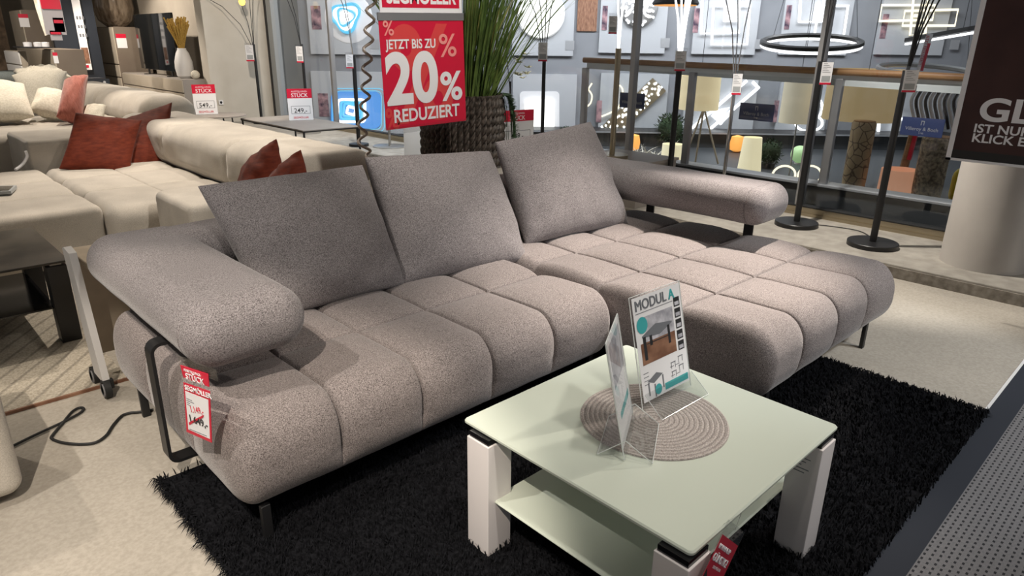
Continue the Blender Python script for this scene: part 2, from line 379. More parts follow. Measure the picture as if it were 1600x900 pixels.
def text(body, size, m, parent, fr, x, y, z=.0015, align='LEFT', bold=0, name='lettering', shear=0, sx=1., thick=.0004, space=1.0):
    cu = bpy.data.curves.new(name, 'FONT'); cu.body = body; cu.size = size; cu.align_x = align; cu.offset = bold*size if size > .06 else 0; cu.shear = shear
    cu.extrude = thick; cu.resolution_u = 8 if size > .1 else 4; cu.space_character = space
    t = bpy.data.objects.new(name, cu); COL.objects.link(t)
    me = bpy.data.meshes.new_from_object(t); bpy.data.objects.remove(t); bpy.data.curves.remove(cu)
    me.transform(Matrix.Translation(-ORG[parent]) @ fr @ Matrix.Translation((x, y, z)) @ Matrix.Diagonal((sx, 1, 1, 1)))
    if bold and size <= .06:      # heavier strokes: the same glyphs again, shifted sideways
        bm = bmesh.new(); q = fr.to_3x3() @ V((1, 0, 0)); q2 = fr.to_3x3() @ V((0, 1, 0))
        q3 = fr.to_3x3() @ V((0, 0, 1))
        for k, (dx, dy) in enumerate(((-1, 0), (-.35, .5), (.35, -.5), (1, 0), (0, 0))):
            c = me.copy(); c.transform(Matrix.Translation(q*(dx*bold*size) + q2*(dy*bold*size) + q3*(k*.00025))); bm.from_mesh(c); bpy.data.meshes.remove(c)
        bm.to_mesh(me); bm.free()
    me.name = name
    return link(name, me, m, parent, None, False)
def arc_pts(a, b, sag, n=12):
    a = V(a); b = V(b); return [a.lerp(b, i/n) + V(sag)*(4*(i/n)*(1-i/n)) for i in range(n+1)]

# ------------------------------------------------------------------ the setting
EDGE_Y = .46
struct('floor', MB().box(-5, 6.05, EDGE_Y, 24, -.06, 0), M['floor'])
struct('floor_walkway', MB().box(-5, 12, -6, .352, -.06, 0), M['walkway'])
struct('trim_1', MB().box(-5, 12, .352, EDGE_Y-.012, -.06, .001), M['navy_strip'])
struct('trim_2', MB().box(-5, 12, EDGE_Y-.012, EDGE_Y, -.06, .004), M['white'])
struct('ceiling', MB().box(-5, 6.1, -1.2, 24, 3.3, 3.4), M['ceiling'])
pf = MB(); pf.rbox(5.045, 6.12, .64, 12.7, -.02, .092, .008); pfo = struct('floor_platform', pf, M['conc'])
struct('trim_3', MB().box(5.035, 5.046, .64, 12.7, 0, .075), M['conc_face'])
col = MB(); col.lathe([(.262, .09), (.262, 3.3)], (5.545, .995, 0), 48); struct('trim_column', col, M['column'])
# walls behind the sideboards
struct('wall_back', MB().box(4.86, 6.2, 12.7, 13.0, 0, 3.3), M['wall'])
struct('wall_left', MB().box(5.22, 5.4, 13.0, 22, 0, 3.3), M['wall_shaded'])
struct('wall_far', MB().box(-5, 5.1, 22, 22.2, 0, 3.3), M['wall_shaded'])
struct('baseboard_back', MB().box(4.84, 5.04, 12.68, 12.7, 0, .07), M['cab_grey'])

# glass partition along the platform
win = bpy.data.objects.new('window_1', None); COL.objects.link(win); win.location = (6.05, 6, .09); ORG[win] = V((6.05, 6, .09)); win['kind'] = 'structure'
obj('glass_pane', MB().box(6.045, 6.053, .2, 12.6, .17, 3.3), M['window_glass'], win)
obj('bottom_rail', MB().box(6.0, 6.1, .2, 12.6, .09, .165).box(5.985, 6.0, .2, 12.6, .09, .118), M['brass'], win)
obj('gasket', MB().box(5.995, 6.105, .2, 12.6, .165, .175), M['rubber'], win)
for y in (2.55, 4.47, 10.55):
    obj('mullion', MB().box(6.01, 6.09, y-.03, y+.03, .17, 3.3, b=.008), M['alu'], win)
obj('end_frame', MB().box(5.98, 6.12, 12.45, 12.7, .09, 3.3), M['fascia'], win)
obj('end_frame_edge', MB().box(5.97, 5.98, 12.63, 12.7, .09, 3.3), M['ink'], win)

# ------------------------------------------------------------------ grey corner sofa
def quilt(x0, x1, y0, y1, z0, z1, r, sx, sy, amp=.03, step=.014, seed=0, dip=.016, crown=0.):
    vs, fs = rbox_mesh(x0, x1, y0, y1, z0, z1, r, step, 3, (tuple(sx), tuple(sy), ()))
    lo = V((x0+r[0], y0+r[1], z0+r[2])); hi = V((x1-r[0], y1-r[1], z1-r[2]))
    X = [x0]+list(sx)+[x1]; Y = [y0]+list(sy)+[y1]
    def puff(t, E, ends):
        for a, b in zip(E, E[1:]):
            if t <= b or b == E[-1]:
                q = min(max((t-a)/(b-a), 0), 1); w = b-a
                da = (t-a) if a != E[0] else 9; db = (b-t) if b != E[-1] else 9
                d = max(min(da, db), 0)
                return (1-math.exp(-d/(.22*w)*1.6)), d
        return 1, 9
    out = []
    for p in vs:
        q = V([min(max(p[a], lo[a]), hi[a]) for a in range(3)])
        n = V([(p[a]-q[a])/max(r[a], 1e-4) for a in range(3)])
        n = n.normalized() if n.length > 1e-6 else V((0, 0, 1))
        px, dx = puff(p.x, X, 1); py, dy = puff(p.y, Y, 1)
        wx = 1-abs(n.x)**2; wy = 1-abs(n.y)**2
        bot = 1 if n.z > -.3 else max(0, 1+(n.z+.3)/.5)
        d = amp*((px*wx+(1-wx))*(py*wy+(1-wy)) - 1)
        gx = math.exp(-(dx/.0055)**2)*wx; gy = math.exp(-(dy/.0055)**2)*wy
        d -= dip*max(gx, gy)
        w = noise.noise(p*6+V((seed, 0, 0)))*.003
        out.append(p + n*(d*bot + w))
    return out, fs
SO = V((2.2, 2.4, 0))
sofa = thing('corner_sofa', 'large grey melange corner sofa with quilted seat and chaise on the black rug', 'sofa', SO)
o = obj('seat', MB().add(*quilt(.60, 2.37, 1.745, 3.05, .125, .455, (.075, .13, .15), (.955, 1.285, 1.625, 1.975), (2.20, 2.64), .030, seed=1)), M['grey_fabric'], sofa)
o = obj('chaise', MB().add(*quilt(2.375, 3.84, 1.02, 3.05, .125, .455, (.09, .13, .15), (2.745, 3.105, 3.465), (1.475, 1.905, 2.335, 2.765), .030, seed=5)), M['grey_fabric'], sofa)
o.data.polygons.foreach_set('use_smooth', [True]*len(o.data.polygons))
def pad(x0, x1, y0, y1, z0, z1, r, seed=0, seam=()):
    vs, fs = rbox_mesh(x0, x1, y0, y1, z0, z1, r, .02, 3, ((), tuple(seam), ())); c = V(((x0+x1)/2, 0, (z0+z1)/2)); out = []
    for p in vs:
        g = max([math.exp(-((p.y-q)/.004)**2) for q in seam] or [0]); d = V((p.x-c.x, 0, p.z-c.z))
        out.append(p + V((0, 0, 1))*noise.noise(p*4+V((seed, 0, 0)))*.006 - (d.normalized()*g*.008 if g > .01 else V()))
    return MB().add(out, fs)
al = obj('armrest', pad(.575, .965, 1.91, 3.08, .555, .765, (.10, .09, .105), 2, (2.01,)), M['grey_fabric_light'], sofa)
ar = obj('armrest', pad(3.455, 3.85, 1.655, 3.08, .560, .775, (.10, .09, .105), 3, (1.755,)), M['grey_fabric_light'], sofa)
obj('backrest', pad(.70, 3.75, 2.76, 3.09, .555, .765, (.08, .12, .105), 4), M['grey_fabric_light'], sofa)
def bar(pts, wdir, w, t):
    """flat bar along pts (lying in a plane square to wdir)"""
    mb = MB(); pts = [V(p) for p in pts]; W = V(wdir)*w/2; vs = []
    for i, p in enumerate(pts):
        a = pts[max(i-1, 0)]; c = pts[min(i+1, len(pts)-1)]; n = (c-a).normalized().cross(V(wdir))*t/2
        vs += [p+W+n, p-W+n, p-W-n, p+W-n]
    fs = []
    for i in range(len(pts)-1):
        for j in range(4): fs.append((i*4+j, i*4+(j+1) % 4, i*4+4+(j+1) % 4, i*4+4+j))
    k = len(pts)*4-4; fs += [(3, 2, 1, 0), (k, k+1, k+2, k+3)]
    return mb.add(vs, fs)
def bracket(xo, xi, y, zt=.56, zb=.118, r=.03):
    s = 1 if xi > xo else -1; pts = [V((xi, y, zb))]
    for k in range(6): q = math.pi/2*k/5; pts.append(V((xo+s*r-s*r*math.sin(q), y, zb+r-r*math.cos(q))))
    for k in range(6): q = math.pi/2*k/5; pts.append(V((xo+s*r-s*r*math.cos(q), y, zt-r+r*math.sin(q))))
    pts.append(V((xi, y, zt))); return bar(pts, (0, 1, 0), .060, .011)
obj('back_post', MB().box(.69, .735, 2.93, 2.975, .43, .58), M['black_metal'], sofa)
for xo, xi, ys in ((.562, .85, (2.285,)), (3.895, 3.6, (1.93, 2.66))):
    for y in ys: obj('bracket', bracket(xo, xi, y), M['black_metal'], sofa)
def leg(x, y, h=.14, w=.028): return MB().box(x-w*.55, x+w*.55, y-w*.35, y+w*.35, .0, h, b=.003)
for x, y in ((.685, 1.80), (.655, 2.88), (2.30, 1.84), (3.65, 1.09), (2.55, 1.09), (3.75, 2.98)):
    obj('leg', MB().add(*[(lambda b: (b.v, b.f))(leg(x, y))][0]), M['black_metal'], sofa)

def pillow(name, TL, TR, BR, BL, th, m, label, cat='cushion', group=None, seed=0, n=44, ear=.020, wr=.015, pinch=.42):
    TL, TR, BR, BL = map(V, (TL, TR, BR, BL)); nrm = ((TR-TL)+(BR-BL)).cross((TL-BL)+(TR-BR)).normalized()
    vs = []; ids = {}; fs = []
    def P(u, v, side):
        # concave outline between pointed corners
        cu = u*(1-ear*(1-v*v)); cv = v*(1-ear*(1-u*u))
        a, b = (cu+1)/2, (cv+1)/2
        p = (BL*(1-a)+BR*a)*(1-b) + (TL*(1-a)+TR*a)*b
        t = max(0, (1-u*u))**pinch*max(0, (1-v*v))**pinch
        edge = 1-t
        wv = noise.noise(V((u*2.2+seed, v*2.2, side*3)))*wr + noise.noise(V((u*7+seed*3, v*5, side*5)))*wr*.55*edge
        sag = -.015*t*(1-b)
        return p + nrm*(side*th/2*t + wv*min(1, t*3))
    for side in (1, -1):
        for i in range(n+1):
            for j in range(n+1):
                # denser towards the edges
                u = math.sin((i/n-.5)*math.pi); v = math.sin((j/n-.5)*math.pi)
                e = i in (0, n) or j in (0, n); key = (i, j, 0 if e else side)
                if key not in ids: ids[key] = len(vs); vs.append(P(u, v, side))
        for i in range(n):
            for j in range(n):
                def g(i, j): return ids[(i, j, 0 if (i in (0, n) or j in (0, n)) else side)]
                f = (g(i, j), g(i+1, j), g(i+1, j+1), g(i, j+1)); fs.append(f if side == 1 else f[::-1])
    o = obj(name, MB().add(vs, fs), m)
    o.data.polygons.foreach_set('use_smooth', [True]*len(o.data.polygons))
    return tag(o, label, cat, group)
def onYs(l): return [onY(px, py, Y) for px, py, Y in l]
G1 = 'grey cushions along the corner sofa back'
pillow('back_cushion', *onYs([(309, 291, 2.80), (566, 258, 2.80), (632, 445, 2.50), (424, 500, 2.50)]), .26, M['grey_fabric_light'],
       'large grey melange cushion behind the left armrest of the corner sofa', group=G1, seed=1)
pillow('back_cushion', *onYs([(570, 246, 2.80), (764, 236, 2.80), (824, 407, 2.46), (627, 446, 2.50)]), .26, M['grey_fabric_light'],
       'grey melange cushion in the middle of the corner sofa back, under the sale poster', group=G1, seed=4)
pillow('back_cushion', *onYs([(774, 222, 2.80), (922, 190, 2.80), (981, 350, 2.52), (822, 383, 2.58)]), .26, M['grey_fabric_light'],
       'grey melange cushion at the chaise end, in front of the round light wall', group=G1, seed=9)

# ------------------------------------------------------------------ black shag rug
RX0, RX1, RY0, RY1 = .53, 3.33, .432, 2.36
rug = thing('shag_rug', 'black deep pile shag rug under the sofa front and white coffee table', 'rug', ((RX0+RX1)/2, (RY0+RY1)/2, 0))
obj('backing', MB().box(RX0+.01, RX1-.01, RY0+.01, RY1-.01, 0, .012), M['rug_black'], rug)
def pile():
    vs = []; fs = []; R = random.Random(3)
    n = 0
    for _ in range(64000):
        x = R.uniform(RX0, RX1); y = R.uniform(RY0, RY1)
        e = min(x-RX0, RX1-x, y-RY0, RY1-y)
        # hidden deep under the seat: thinner
        if x < 2.3 and y > 1.95 and R.random() < .8: continue
        h = R.uniform(.016, .032); a = R.uniform(0, 6.283); l = R.uniform(.006, .022)
        flow = noise.noise(V((x*2.5, y*2.5, 0)))*2.5; a = a*.5+flow
        d = V((math.cos(a), math.sin(a), 0)); wd = V((-d.y, d.x, 0))*R.uniform(.0018, .0032); b = V((x, y, .008))
        t = b + d*l + V((0, 0, h)); mpt = b + d*l*.35 + V((0, 0, h*.62)); k = len(vs)
        vs += [b-wd, b+wd, mpt+wd*.9, mpt-wd*.9, t]; fs += [(k, k+1, k+2, k+3), (k+3, k+2, k+4)]
    # loose fringe at the left and right ends
    for side, X in ((-1, RX0), (1, RX1)):
        for _ in range(1500):
            y = R.uniform(RY0, RY1); x = X - side*R.uniform(0, .03); l = R.uniform(.015, .05)
            a = R.gauss(0, .8); d = V((side*math.cos(a), math.sin(a), 0)); wd = V((-d.y, d.x, 0))*.0025; b = V((x, y, .014)); k = len(vs)
            mpt = b + d*l*.5 + V((0, 0, R.uniform(.0, .012))); t = b + d*l; t.z = .004
            vs += [b-wd, b+wd, mpt+wd, mpt-wd, t]; fs += [(k, k+1, k+2, k+3), (k+3, k+2, k+4)]
    return MB().add(vs, fs)
po = obj('pile', pile(), M['rug_black'], rug, smooth=False); po['kind'] = 'stuff'

# ------------------------------------------------------------------ glass coffee table
TX0, TX1, TY0, TY1, TZ = 1.158, 1.966, .604, 1.401, .430
tab = thing('coffee_table', 'square coffee table with mint glass top and white legs on the black rug', 'coffee table', ((TX0+TX1)/2, (TY0+TY1)/2, 0))
def rrect(x0, x1, y0, y1, r, n=5):
    P = []
    for cx, cy, a0 in ((x1-r, y0+r, -90), (x1-r, y1-r, 0), (x0+r, y1-r, 90), (x0+r, y0+r, 180)):
        for k in range(n+1): q = math.radians(a0+90*k/n); P.append((cx+r*math.cos(q), cy+r*math.sin(q)))
    return P
def glass_sheet(x0, x1, y0, y1, z0, z1, r=.015, bev=.004):
    P = rrect(x0, x1, y0, y1, r); cx, cy = (x0+x1)/2, (y0+y1)/2; mb = MB(); n = len(P); vs = []
    for z, ins in ((z0, bev), (z0+bev, 0), (z1-bev, 0), (z1, bev)):
        Q = rrect(x0+ins, x1-ins, y0+ins, y1-ins, max(r-ins, .004)); vs += [V((x, y, z)) for x, y in Q]
    fs = [tuple(range(n))[::-1], tuple(range(3*n, 4*n))]
    for i in range(3):
        for j in range(n): fs.append((i*n+j, i*n+(j+1) % n, (i+1)*n+(j+1) % n, (i+1)*n+j))
    return mb.add(vs, fs)
top = obj('table_top', glass_sheet(TX0, TX1, TY0, TY1, TZ-.014, TZ), M['mint_glass'], tab)
shelf = obj('shelf', glass_sheet(1.166, 1.955, .70, 1.285, .192, .202), M['mint_glass'], tab)
LW = .095
for x in (TX0-.02, TX1-LW+.0):
    for y in (TY0-.008, TY1-LW-.042):
        x0 = max(x, 1.135) if x < 1.3 else 1.842
        lg = obj('leg', MB().box(x0, x0+LW, y, y+LW, .0, .398, b=.0025), M['white_gloss'], tab)
        obj('connector_plate', MB().box(x0+.006, x0+LW-.006, y+.006, y+LW-.006, .398, .416), M['black_gloss'], lg, label='dark metal plate between leg and glass')
        if x > 1.5 and y < .9:
            fr = frame((x0-.0006, y+LW*.82, .30), (0, -1, 0), (0, 0, 1)); lb = MB()
            for k in range(5): lb.slab(fr, 0, .05-.012*(k % 3), .05-.012*k, .053-.012*k, 0, .0005)
            obj('printed_label', lb, M['grey_ink'], lg, label='small printed lines on the leg side')
# round woven placemat
pmx, pmy, pmr = 1.582, 1.005, .222
prof = [(.001, 0)]
pm = MB(); nr = 30; vs = []; fs = []; ns = 96
for i in range(nr*4+1):
    r = pmr*i/(nr*4); h = .0035 + .0014*abs(math.sin(math.pi*i/4)) if i < nr*4 else .0
    for j in range(ns):
        q = 2*math.pi*j/ns; w = 1+.006*math.sin(3*q+1)*(i/(nr*4))
        vs.append(V((pmx+r*w*math.cos(q), pmy+r*w*math.sin(q), TZ+.0005+h)))
for i in range(nr*4):
    for j in range(ns): fs.append((i*ns+j, (i+1)*ns+j, (i+1)*ns+(j+1) % ns, i*ns+(j+1) % ns))
pmo = obj('placemat', pm.add(vs, fs), M['mat_round'])
pmo.data.polygons.foreach_set('use_smooth', [True]*len(pmo.data.polygons))
tag(pmo, 'round taupe woven placemat lying on the mint glass coffee table', 'placemat')
_m = M['mat_round']; _b = _m.node_tree.nodes['Principled BSDF']      # light and dark rings of yarn
_tc = N(_m, 'ShaderNodeTexCoord'); _wv = N(_m, 'ShaderNodeTexWave', wave_type='RINGS', rings_direction='Z'); _wv.inputs['Scale'].default_value = 21
_wv.inputs['Distortion'].default_value = 1.2; _wv.inputs['Detail Scale'].default_value = 3
_m.node_tree.links.new(_tc.outputs['Object'], _wv.inputs['Vector'])
_cr = N(_m, 'ShaderNodeValToRGB'); _cr.color_ramp.elements[0].color = (.62, .62, .62, 1); _m.node_tree.links.new(_wv.outputs['Fac'], _cr.inputs[0])
_mx = N(_m, 'ShaderNodeMix', data_type='RGBA', blend_type='MULTIPLY'); _mx.inputs[0].default_value = 1
_m.node_tree.links.new(_b.inputs['Base Color'].links[0].from_socket, _mx.inputs[6]); _m.node_tree.links.new(_cr.outputs[0], _mx.inputs[7]); _m.node_tree.links.new(_mx.outputs[2], _b.inputs['Base Color'])

# acrylic sign holder: the MODUL A leaflet
SZ = TZ+.0055
def holder(label, bl, right, up, w, h, foot, rough_back=True):
    t = thing('sign_holder', label, 'sign', (bl[0], bl[1], SZ)); fr = frame(bl, right, up)
    obj('acrylic_sleeve', MB().slab(fr, -.004, w+.004, 0, h+.004, -.003, .003), M['acrylic'], t)
    r = V(right).normalized(); n = r.cross(V(up)).normalized(); n.z = 0; n.normalize(); b = V(bl); 
    ft = MB()
    for s, dl in foot:
        a = b; c = b + r*w; k1 = a + n*s*dl; k2 = c + n*s*dl
        for p in (a, c, k1, k2): p.z = SZ+.001
        U = V((0, 0, .055)); e = V((0, 0, .003))
        vs = [a+U, c+U, k2, k1, a+U+e, c+U+e, k2+e, k1+e]
        ft.add(vs, [(3, 2, 1, 0), (4, 5, 6, 7), (0, 1, 5, 4), (1, 2, 6, 5), (2, 3, 7, 6), (3, 0, 4, 7)])
    obj('acrylic_foot', ft, M['acrylic'], t)
    for s, dl in foot:
        a = b.copy(); c = b + r*w; a.z = c.z = SZ+.002; k1 = a + n*s*dl; k2 = c + n*s*dl; U = V((0, 0, .055))
        obj('edge_glint', MB().tube([a+U, k1, k2, c+U], .0014, 5), M['edge'], t)  # pale tubes added as the bright glints of the acrylic edges
    obj('rim_glint', MB().tube([fr @ V(p) for p in ((-.004, 0, 0), (-.004, h+.004, 0), (w+.004, h+.004, 0), (w+.004, 0, 0))], .0018, 5), M['edge'], t)
    return t, fr
bl = V((1.588, 1.048, SZ+.004)); w_, h_ = .248, .352
sg, fr = holder('upright acrylic holder with MODUL A leaflet at the back of the placemat', bl, (1, -.03, 0), (-.015, .25, 1), w_, h_, ((1, .07),))
leaf = obj('leaflet', MB().slab(fr, .003, w_-.003, .022, h_-.001, .0031, .0038), M['paper'], sg, label='white MODUL A leaflet with table pictures')
Z = .0042
text('MODUL', .046, M['grey_ink'], leaf, fr, .012, h_-.043, Z, bold=.022, sx=.97)
text('A', .046, M['teal'], leaf, fr, .182, h_-.043, Z, bold=.022, sx=.97)
sm = MB(); sm.slab(fr, .012, .20, h_-.0525, h_-.0505, Z, Z+.0003)
if True:
    obj('headline_rule', sm, M['grey_ink'], leaf); sm = MB()
for k in range(4): sm.slab(fr, .150 + .03*(k % 2), .170+.03*(k % 2), .093-.03*(k//2), .095-.03*(k//2), Z, Z+.0003)
for k in range(4): sm.slab(fr, .016, .04, .110-.012*k, .112-.012*k, Z, Z+.0003)
_o = obj('fine_print', sm, M['grey_ink'], leaf); _o['kind'] = 'stuff'
px0, px1, py0, py1 = .020, .195, .137, .285
ph = obj('photo_floor', MB().slab(fr, px0, px1, py0, .205, Z, Z+.0003), M['photo_wood'], leaf, label='printed photo of a wooden floor')
obj('photo_room', MB().slab(fr, px0+.03, px1, .205, py1, Z, Z+.0003), M['photo_sky'], leaf, label='printed photo of a grey room')
tb = MB(); tb.add([fr @ V(p) for p in ((.03, .222, Z+.0004), (.118, .214, Z+.0004), (.185, .235, Z+.0004), (.185, .240, Z+.0004), (.10, .252, Z+.0004), (.03, .228, Z+.0004))], [(0, 1, 2, 3, 4, 5)])
obj('photo_table_top', tb, M['grey_ink'], leaf)
tl = MB(); tl.slab(fr, .033, .047, .150, .224, Z+.0004, Z+.0006).slab(fr, .158, .170, .172, .232, Z+.0004, Z+.0006).slab(fr, .065, .078, .19, .222, Z+.0004, Z+.0006).slab(fr, .05, .16, .197, .200, Z+.0004, Z+.0006)
obj('photo_table_legs', tl, M['ink'], leaf)
for k in range(5): obj('small_photo', MB().slab(fr, .205, .236, .135+.036*k, .165+.036*k, Z, Z+.0003), M['ink'], leaf)
for k in range(5): obj('photo_detail', MB().slab(fr, .209, .232, .139+.036*k, .151+.036*k, Z+.0003, Z+.0005), M['photo_sky'], leaf)
cc = MB(); cc.add([fr @ V((.037+.026*math.cos(q), .262+.026*math.sin(q), Z+.0008)) for q in [2*math.pi*k/28 for k in range(28)]], [tuple(range(28))])
obj('teal_badge', cc, M['teal'], leaf, label='larger round teal badge'); cc = MB()
cc.add([fr @ V((.080+.017*math.cos(q), .045+.017*math.sin(q), Z+.0008)) for q in [2*math.pi*k/24 for k in range(24)]], [tuple(range(24))])
obj('teal_badge', cc, M['teal'], leaf, label='smaller round teal badge')
obj('teal_bar', MB().slab(fr, .115, .238, .030, .052, Z, Z+.0003), M['teal'], leaf, label='teal bar at the foot of the leaflet')
sk = MB(); sk.add([fr @ V(p) for p in ((.03, .082, Z), (.062, .070, Z), (.110, .088, Z), (.078, .10, Z))], [(0, 1, 2, 3)])
for x, y in ((.032, .078), (.062, .066), (.105, .084)): sk.slab(fr, x, x+.006, y-.042, y, Z, Z+.0003)
obj('table_sketch', sk, M['grey_ink'], leaf)
for a, b in ((.155, .075), (.195, .085), (.155, .105), (.195, .115)): sk = MB(); sk.slab(fr, a, a+.026, b, b+.003, Z, Z+.0003).slab(fr, a+.002, a+.004, b-.018, b, Z, Z+.0003).slab(fr, a+.022, a+.024, b-.018, b, Z, Z+.0003); obj('table_icon', sk, M['grey_ink'], leaf)
# second holder, turned edge-on
s2, fr2 = holder('acrylic leaflet holder seen almost edge-on at the placemat front edge', V((1.338, .930, SZ)), (.183, .106, 0), (-.2, .13, 1), .212, .34, ((1, .075), (-1, .075)))
lf2 = obj('leaflet', MB().slab(fr2, .003, .209, .03, .338, -.0012, .0012), M['paper'], s2, label='white leaflet with grey and teal print')
obj('photo_print', MB().slab(fr2, .02, .192, .20, .325, .0013, .0016).slab(fr2, .02, .192, .20, .325, -.0016, -.0013), M['photo_sky'], lf2)
obj('teal_print', MB().slab(fr2, .04, .192, .10, .12, .0013, .0016).slab(fr2, .04, .192, .10, .12, -.0016, -.0013), M['teal'], lf2)
# red tag hanging at the front leg
tg = thing('price_tag', 'red and grey plastic tag hanging under the coffee table front corner', 'price tag', (1.33, .585, .25))
_a, _b2 = onY(1119, 862, .57), onY(1150, 883, .57); _r = (_b2-_a).normalized(); _u = V((0, -1, 0)).cross(_r) if V((0, -1, 0)).cross(_r).z > 0 else -V((0, -1, 0)).cross(_r)
fr = frame(_a, _r, _u) @ Matrix.Translation((-.012, -.125, 0))
obj('plastic_sleeve', MB().slab(fr, -.005, .125, -.03, .20, -.001, .0005), M['acrylic'], tg)
cd = obj('card', MB().slab(fr, 0, .12, -.025, .165, .0006, .0014), M['red'], tg)
obj('grey_panel', MB().slab(fr, 0, .055, -.025, .055, .0015, .0018), M['fascia'], cd)
obj('stripe', MB().add([fr @ V(p) for p in ((0, .085, .0019), (.12, -.01, .0019), (.12, -.025, .0019), (.105, -.025, .0019), (0, .06, .0019))], [(4, 3, 2, 1, 0)]), M['ink'], cd)
text('IM PRINZIP', .017, M['paper'], cd, fr, .008, .135, .0016, bold=.02)
text('GÜNSTIG!', .026, M['paper'], cd, fr, .004, .105, .0016, bold=.025, sx=.85)
text('SEGMÖLLER', .010, M['paper'], cd, fr, .03, .09, .0016)
obj('string', MB().tube([fr @ V((.06, .19, 0)), fr @ V((.05, .23, 0)), (fr @ V((.06, .19, 0))).lerp(V((1.30, .62, .414)), .999)], .0012, 5), M['clear_film'], tg)

# ------------------------------------------------------------------ price tag on the left armrest
def az(deg): return V((math.cos(math.radians(deg)), math.sin(math.radians(deg)), 0))
pr = onX(283, 573, .545); pright = -az(104.4)
ptg = thing('price_tag', 'red and white price tag 1.649 hanging from the left armrest of the corner sofa', 'price tag', pr)
tw = .155; fr = frame(pr, pright, (-.02, .0, 1))
obj('clip', MB().slab(fr, -.01, tw+.01, 0, .035, -.001, .001), M['clear_film'], ptg)
def px2(px, py):   # point of the tag plane under a photo pixel
    n = fr.col[2].xyz; d = ray(px, py); o = V((0, 0, CAM_H)); t = (V(pr)-o).dot(n)/d.dot(n); p = fr.inverted() @ (o+d*t); return p.x, p.y
def tagquad(name, pxs, m, par, z0, z1): 
    P = [px2(*p) for p in pxs]; mb = MB(); 
    for z in (z0, z1): pass
    vs = [fr @ V((x, y, z)) for z in (z0, z1) for x, y in P]; n = len(P)
    return obj(name, mb.add(vs, [tuple(range(n))[::-1], tuple(range(n, 2*n))] + [(i, (i+1) % n, n+(i+1) % n, n+i) for i in range(n)]), m, par)
BLp, BRp, TRp, TLp = px2(292, 675), px2(332, 692), px2(329, 609), px2(288, 597)
up_card = tagquad('stuck_sign', [(288, 589), (328, 604), (326, 584), (283, 570)], M['red'], ptg, .001, .003)
card = tagquad('price_card', [(293, 674), (332, 691), (329, 611), (288, 597)], M['red'], ptg, .001, .003)
tagquad('white_panel', [(296, 670), (329.5, 685), (327, 624), (291, 610)], M['paper'], card, .0031, .0036)
def tl(body, size, m, par, px, py, px_, py_, bold=0, sx=1, z=.004):
    a = px2(px, py); b = px2(px_, py_); ang = math.atan2(b[1]-a[1], b[0]-a[0]); f2 = fr @ Matrix.Translation((a[0], a[1], 0)) @ Matrix.Rotation(ang, 4, 'Z')
    return text(body, size, m, par, f2, 0, 0, z, bold=bold, sx=sx)
tl('AUSSTELLUNGS-', .0115, M['paper'], up_card, 289, 578.5, 325, 591, 0, .95)
tl('STÜCK', .027, M['paper'], up_card, 293, 590.5, 325, 602.2, .008, 1.0)
tl('SEGMÖLLER', .0225, M['paper'], card, 291.5, 607.3, 327, 620.3, .008, 1.0)
tl('1.649,-', .034, M['ink'], card, 298, 656.5, 327, 668.5, .006, .95, .0042)
tl('1.149,-', .030, M['red'], card, 300, 643, 322, 647, .0, .8, .0042)
tagquad('red_strike', [(298, 663), (320, 651), (320.5, 647), (297, 659)], M['red'], card, .0045, .0049)
for k, (a, b) in enumerate((((293, 621), (302, 625)), ((293, 624), (305, 629)), ((293.5, 627), (299, 629.5)), ((294, 630), (300, 633)), ((298, 669), (325, 680)))):
    tagquad('small_print', [(a[0], a[1]+1), (b[0], b[1]+1), (b[0], b[1]), a], M['grey_ink'], card, .0037, .004)

# ------------------------------------------------------------------ power cord on the floor, white trolley, light rug, dark table
cp = [onZ(px, py, .008) for px, py in ((-40, 728), (10, 702), (52, 681), (95, 661), (122, 647), (131, 639), (124, 637), (112, 644), (98, 661), (82, 680), (82, 686), (100, 692), (128, 694), (150, 691), (166, 680), (176, 665), (190, 650), (204, 645), (216, 644), (240, 640))]
def smooth_path(P, n=6):
    out = []
    for i in range(len(P)-1):
        a, b, c, d = P[max(i-1, 0)], P[i], P[i+1], P[min(i+2, len(P)-1)]
        for k in range(n):
            t = k/n; out.append(.5*((2*b)+(c-a)*t+(2*a-5*b+4*c-d)*t*t+(3*b-a-3*c+d)*t**3))
    return out+[P[-1]]
tag(obj('power_cord', MB().tube(smooth_path(cp), .0055, 8), M['rubber']), 'black power cord looping over the beige floor beside the sofa', 'cord')

lr = thing('light_rug', 'light beige lined rug under the dark coffee table at the left', 'rug', (-.2, 4.2, 0))
obj('rug_field', MB().box(-1.6, .70, 3.29, 5.05, 0, .012), M['light_rug'], lr)
obj('rug_binding', MB().box(-1.6, .70, 3.278, 3.29, 0, .013), M['photo_wood'], lr, label='brown bound edge')

dt = thing('coffee_table', 'dark stone topped coffee table with black legs on the light lined rug', 'coffee table', (0, 4.3, .012))
obj('table_top', MB().box(-.55, .675, 3.90, 4.76, .437, .449, b=.003), M['dark_stone'], dt)
obj('shelf', MB().box(-.5, .585, 3.95, 4.70, .195, .203), M['black_gloss'], dt)
for x, y in ((.575, 3.92), (.575, 4.65), (-.5, 3.92), (-.5, 4.65)):
    lg = obj('leg', MB().box(x-.0, x+.09, y, y+.09, .012, .42, b=.002), M['black_metal'], dt)
    obj('connector', MB().box(x+.02, x+.07, y+.02, y+.07, .42, .437), M['steel'], lg, label='steel plate under the stone top')
tag(obj('tray', MB().lathe([(.09, .45), (.12, .475), (.115, .478), (.085, .456)], (.16, 4.35, 0), 24), M['fascia']), 'small grey dish on the dark stone coffee table, cut by the photo edge', 'dish')

